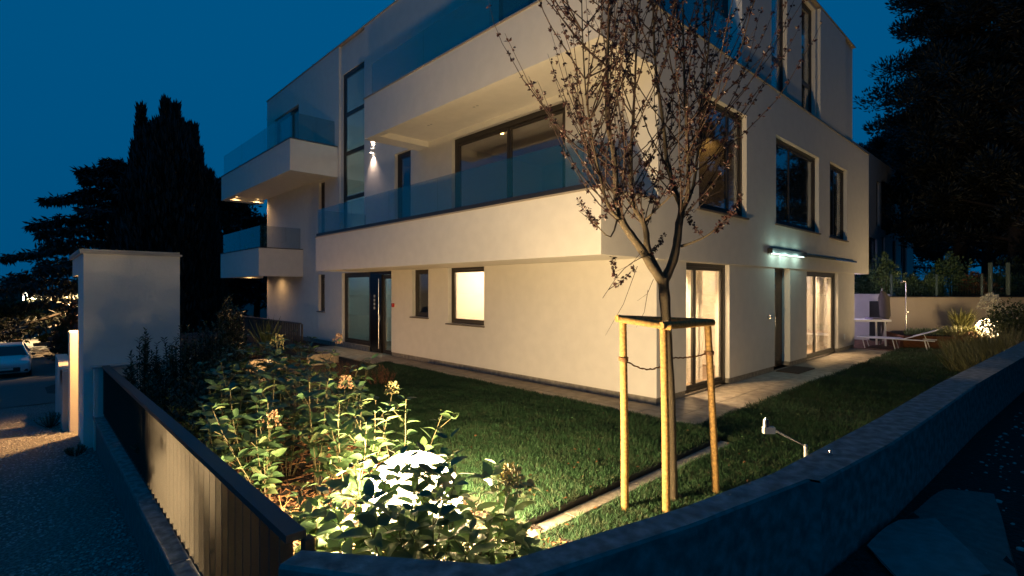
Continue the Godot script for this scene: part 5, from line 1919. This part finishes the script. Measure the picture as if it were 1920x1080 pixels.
func pine(at: Vector3, h: float, spread: float, low: float, label: String, boughs: int, group: String, bark: Material, fine := 1.0) -> void:
	var t := thing("pine_tree", label, "tree", at, group)
	var wood := MB.new()
	var fol := MB.new()
	wood.tube([Vector3.ZERO, Vector3(0.2, h * 0.5, 0.1), Vector3(0.1, h, 0)], [0.34, 0.24, 0.05], 8)
	for k in boughs:
		var q := low + (1.0 - low) * (k + rng.randf()) / boughs
		var a := k * 2.4 + r(-0.4, 0.4)
		var l := spread * (1.0 - 0.6 * pow((q - low) / (1.0 - low), 2.0)) * r(0.6, 1.05)
		var p0 := Vector3(0.15, h * q, 0.05)
		var p1 := p0 + Vector3(cos(a) * l * 0.55, l * r(0.05, 0.22), sin(a) * l * 0.55)
		var p2 := p0 + Vector3(cos(a) * l, l * r(0.0, 0.22), sin(a) * l)
		wood.tube([p0, p1, p2], [0.09, 0.055, 0.02], 5, false)
		for j in 7:
			var c := p0.lerp(p1, r(0.4, 1.0)) if j < 2 else p1.lerp(p2, r(0.0, 1.05))
			c += rdir() * l * 0.13
			var cr := r(0.4, 0.95)
			for i in int(80 * fine * fine):
				var e := rdir()
				e.y = e.y * 0.7 + 0.15
				var p := c + e * cr * pow(rng.randf(), 0.5)
				var d := (e + Vector3.UP * 0.5 + rdir() * 0.4).normalized()
				fol.chip(p, d, d.cross(rdir()).normalized(), r(0.25, 0.55) / fine, r(0.09, 0.2) / pow(fine, 1.3))
	part(wood, "trunk", bark, t)
	part(fol, "crown", M.needle_b, t)

func cedar(at: Vector3, h: float, spread: float, label: String) -> void:
	var t := thing("cedar_tree", label, "tree", at)
	var wood := MB.new()
	var fol := MB.new()
	wood.tube([Vector3.ZERO, Vector3(0, h * 0.6, 0), Vector3(0.1, h, 0)], [0.5, 0.3, 0.06], 8)
	for k in 42:
		var q := 0.10 + 0.86 * (k + 0.5) / 36.0
		var a := k * 2.4
		var l := spread * (1.08 - q * 0.85) * r(0.75, 1.05)
		var p0 := Vector3(0, h * q, 0)
		var p1 := p0 + Vector3(cos(a) * l * 0.5, l * 0.09, sin(a) * l * 0.5)
		var p2 := p0 + Vector3(cos(a) * l, -l * 0.04, sin(a) * l)
		wood.tube([p0, p1, p2], [0.12, 0.08, 0.03], 5, false)
		var side := Vector3(-sin(a), 0, cos(a))
		for i in 900:
			var s := pow(rng.randf(), 0.7)
			var c := p0.lerp(p1, s * 2.0) if s < 0.5 else p1.lerp(p2, s * 2.0 - 1.0)
			var wd := l * 0.34 * sin(PI * clampf(s * 0.9 + 0.08, 0, 1))
			c += side * r(-1, 1) * wd + Vector3(0, r(-0.18, 0.16), 0)
			var d := Vector3(r(-0.6, 0.6), r(-1.2, 0.25), r(-0.6, 0.6)).normalized()
			fol.chip(c, d, d.cross(rdir()).normalized(), r(0.3, 0.65), r(0.1, 0.2))
	part(wood, "trunk", M.dark_bark, t)
	part(fol, "crown", M.needle, t)

func build_far() -> void:
	# cypress clump
	var p := place(318, 0, 36.0)
	var t := thing("cypress_tree", "broad dark cypress with several pointed tops left of the house", "tree", Vector3(p.x, -2.5, p.z))
	var mb := MB.new()
	for a in [[-0.3, 0, 17.7, 1.0], [-1.75, 0.3, 17.1, 0.85], [0.65, 0.4, 17.2, 0.9], [-2.4, 0, 14.6, 0.8], [1.5, -0.3, 15.9, 0.9], [2.1, 0.2, 14.0, 0.85], [2.8, 0, 12.4, 0.75], [-2.9, 0.2, 11.6, 0.7], [-1.0, -0.5, 16.4, 1.0], [0.2, -0.7, 16.3, 1.0], [0.9, 0.9, 15.0, 1.0], [-1.2, 1.0, 15.0, 1.0], [3.1, 0.3, 9.6, 0.7]]:
		spire(mb, RT * a[0] - FW * a[1], a[2], a[3] * 1.5, 3600)
	spire(mb, RT * 0.1, 16.0, 2.75, 14000, true)
	part(mb, "crown", M.needle, t)
	mb = MB.new()
	mb.tube([Vector3.ZERO, Vector3(0, 9, 0)], [0.4, 0.2], 8)
	part(mb, "trunk", M.dark_bark, t)
	p = place(222, 0, 41.0)
	cedar(Vector3(p.x, -2.5, p.z), 13.2, 12.0, "wide layered dark cedar at the left against the evening sky")
	p = place(215, 0, 37.0)
	t = thing("cypress_tree", "narrow dark conifer between the cedar and the cypress", "tree", Vector3(p.x, -2.5, p.z))
	mb = MB.new()
	spire(mb, Vector3.ZERO, 9.5, 1.2, 3500)
	part(mb, "crown", M.needle, t)
	mb = MB.new()
	mb.tube([Vector3.ZERO, Vector3(0, 6, 0)], [0.3, 0.1], 8)
	part(mb, "trunk", M.dark_bark, t)
	# pines behind the house at left
	p = place(425, 0, 44.0)
	pine(Vector3(p.x, -2.5, p.z), 13.0, 3.6, 0.30, "dark pine just left of the house behind the balconies", 34, "pines behind the house", M.dark_bark)
	p = place(480, 0, 52.0)
	pine(Vector3(p.x, -2.5, p.z), 11.0, 4.5, 0.2, "lower dark pine seen under the left balconies", 34, "pines behind the house", M.dark_bark)
	p = place(370, 0, 50.0)
	pine(Vector3(p.x, -2.5, p.z), 10.0, 4.0, 0.15, "dark pine behind the cypress", 26, "pines behind the house", M.dark_bark)
	# pines at right
	p = place(1800, 0, 27.0)
	pine(Vector3(p.x, 1.4, p.z), 19.0, 4.3, 0.16, "great dark pine towering at the right of the picture", 60, "pines on the bank", M.dark_bark, 1.6)
	p = place(1905, 0, 24.0)
	pine(Vector3(p.x, 1.4, p.z), 18.0, 5.2, 0.12, "dark pine at the right edge of the picture", 60, "pines on the bank", M.dark_bark, 1.6)
	p = place(1850, 0, 36.0)
	pine(Vector3(p.x, 1.4, p.z), 17.0, 6.0, 0.12, "dark pine behind the great pine", 54, "pines on the bank", M.dark_bark, 1.6)
	p = place(1690, 0, 46.0)
	pine(Vector3(p.x, 1.4, p.z), 14.5, 5.0, 0.25, "distant pine top over the neighbouring house", 40, "pines on the bank", M.dark_bark, 1.6)
	p = place(1635, 0, 50.0)
	pine(Vector3(p.x, 1.4, p.z), 14.2, 4.5, 0.25, "distant pine beside the far house corner", 36, "pines on the bank", M.dark_bark, 1.6)
	p = place(1760, 0, 44.0)
	pine(Vector3(p.x, 1.4, p.z), 16.0, 6.0, 0.1, "dark pine behind the end of the neighbouring house", 50, "pines on the bank", M.dark_bark, 1.6)
	# pines behind the photographer: they shade the garden front and show dark in its windows
	var behind := ["pine on the bare ground behind the viewpoint", "pine on the bare ground nearest the viewpoint's right", "pine on the bare ground opposite the young tree", "pine on the bare ground opposite the near sliding door", "pine on the bare ground opposite the garden door", "pine on the bare ground opposite the far sliding door", "pine on the bare ground opposite the far house end", "pine on the bare ground at the far end of the concrete wall"]
	for k in range(1, 8):
		pine(Vector3(-5.5 + k * 4.2, 0.35, 11.3 + (k % 2) * 1.3), 16.0, 4.6, 0.08, behind[k], 44, "pines outside the concrete wall", M.dark_bark)
	# neighbouring house
	var N := thing("neighbour_house", "dark two-storey neighbouring house beyond the garden", "house")
	mb = MB.new()
	wall(mb, "z", 20.0, 35.5, 1.0, 8.95, -2.1, -2.4, [[23.0, 25.6, 2.0, 4.6], [26.6, 27.4, 2.2, 4.8], [29.3, 30.2, 2.4, 4.8], [31.6, 33.4, 2.2, 4.9], [25.4, 26.1, 5.3, 7.7], [26.5, 29.6, 5.2, 7.9], [31.6, 34.0, 5.6, 7.9]])
	mb.box(Vector3(20.0, 1.0, -12.0), Vector3(20.3, 8.95, -2.4))
	mb.box(Vector3(35.2, 1.0, -12.0), Vector3(35.5, 8.95, -2.4))
	mb.box(Vector3(20.3, 8.5, -12.0), Vector3(35.2, 8.7, -2.4))
	mb.box(Vector3(20.3, 1.0, -12.2), Vector3(35.2, 8.95, -12.0))
	part(mb, "wall", M.facade_far, N)
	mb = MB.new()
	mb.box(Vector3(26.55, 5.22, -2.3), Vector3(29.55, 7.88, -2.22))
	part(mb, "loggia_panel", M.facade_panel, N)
	for a in [[23.0, 25.6, 2.0, 4.6], [26.6, 27.4, 2.2, 4.8], [29.3, 30.2, 2.4, 4.8], [31.6, 33.4, 2.2, 4.9], [25.4, 26.1, 5.3, 7.7], [31.6, 34.0, 5.6, 7.9]]:
		window(N, "window", "z", a[0], a[1], a[2], a[3], -2.2, [], [], M.pane, false, 0.07)

# ---------------------------------------------------------------- outside the wall
func build_outside() -> void:
	var mb := MB.new()
	mb.prism(PackedVector2Array([Vector2(-6.97, 2.57), Vector2(-6.51, 3.24), Vector2(-5.495, 3.48), Vector2(-4.53, 3.72), Vector2(-3.36, 3.82), Vector2(-0.18, 3.98), Vector2(3.24, 4.215), Vector2(19.5, 5.31), Vector2(60, 10), Vector2(60, 60), Vector2(-5, 60), Vector2(-6.6, 8), Vector2(-7.0, 4.0)]), -0.5, 0.40)
	setting(mb, "bare_ground", M.rubble_ground)
	# rubble
	var st := MB.new()
	st.ball(Vector3.ZERO, Vector3(0.5, 0.3, 0.4), 5, 4)
	var a := []
	for i in 900:
		var x := r(-4.4, 6.0)
		var z := 3.95 + (x + 4.4) * 0.05 + pow(rng.randf(), 1.5) * 3.0
		var s := r(0.008, 0.03) * (1.8 if rng.randf() < 0.1 else 1.0)
		a.append(Transform3D(Basis.from_euler(Vector3(r(-0.4, 0.4), r(0, TAU), r(-0.4, 0.4))).scaled(Vector3(s * r(0.8, 2.2), s, s * 1.3)), Vector3(x, 0.402, z)))
	scatter(st.mesh(), M.rubble, a, "rubble")
	# pebbles of the drive
	a = []
	for i in 9000:
		var z := 1.5 - pow(rng.randf(), 1.2) * 11.5
		var x := -6.97 - rng.randf() * (0.4 + (5.0 - z) * 0.28)
		var s := r(0.008, 0.028)
		a.append(Transform3D(Basis.from_euler(Vector3(r(-0.4, 0.4), r(0, TAU), r(-0.4, 0.4))).scaled(Vector3(s * r(0.8, 1.8), s, s)), Vector3(x, street_y(z) + 0.008 + 0.02 * sin(x * 3.0 + z * 2.0), z)))
	scatter(st.mesh(), M.pebble, a, "drive_pebbles")
	# sheets of board on the ground
	sheet_board([place(1660, 923, 0), Vector3.ZERO], [Vector2(-3.35, 3.86), Vector2(-2.55, 3.99), Vector2(-2.35, 4.25), Vector2(-3.9, 4.45), Vector2(-4.2, 4.15)], 0.425, "cardboard", "large dark board sheet lying on the bare ground outside the wall")
	sheet_board([], [Vector2(-4.02, 3.80), Vector2(-3.45, 3.86), Vector2(-3.25, 4.02), Vector2(-3.95, 4.34), Vector2(-4.5, 4.12)], 0.445, "cardboard_b", "paler crumpled board sheet on top of the larger one")
	# low weeds by the gate
	for k in 2:
		var q := [Vector3(-7.35, street_y(-8.2), -8.2), Vector3(-7.16, street_y(-5.0), -5.05)]
		evergreen(q[k], [0.3, 0.16][k], [0.5, 0.25][k], ["weedy tuft at the foot of the grey low wall", "tiny weed at the foot of the tall gate pillar"][k], M.leaf_mid, "weed", "weeds by the gate", 0.035)

func sheet_board(_unused: Array, poly: Array, y: float, m: String, label: String) -> void:
	var mb := MB.new()
	var c := Vector2.ZERO
	for p in poly:
		c += p / poly.size()
	# a fan of strips from the middle, with a few buckles
	var n := poly.size()
	var f := func(p: Vector2) -> float:
		return y + 0.018 * sin(p.x * 6.0 + p.y * 3.0) + 0.012 * sin(p.y * 11.0)
	for i in n:
		var a: Vector2 = poly[i]
		var b: Vector2 = poly[(i + 1) % n]
		for k in 6:
			for j in 6:
				var p := [[k, j], [k + 1, j], [k + 1, j + 1], [k, j + 1]]
				var q := []
				for e in p:
					var s: float = e[0] / 6.0
					var u: float = e[1] / 6.0
					var w: Vector2 = c.lerp(a.lerp(b, u), s)
					q.append(Vector3(w.x, f.call(w), w.y))
				mb.quadn(q[0], q[1], q[2], q[3], Vector3.UP)
		var a3 := Vector3(a.x, f.call(a), a.y)
		var b3 := Vector3(b.x, f.call(b), b.y)
		mb.quadn(a3, b3, b3 - Vector3(0, 0.008, 0), a3 - Vector3(0, 0.008, 0), Vector3(a.x + b.x - 2 * c.x, 0, a.y + b.y - 2 * c.y))
	one(mb, "board_sheet", M[m], label, "board", "boards on the bare ground")
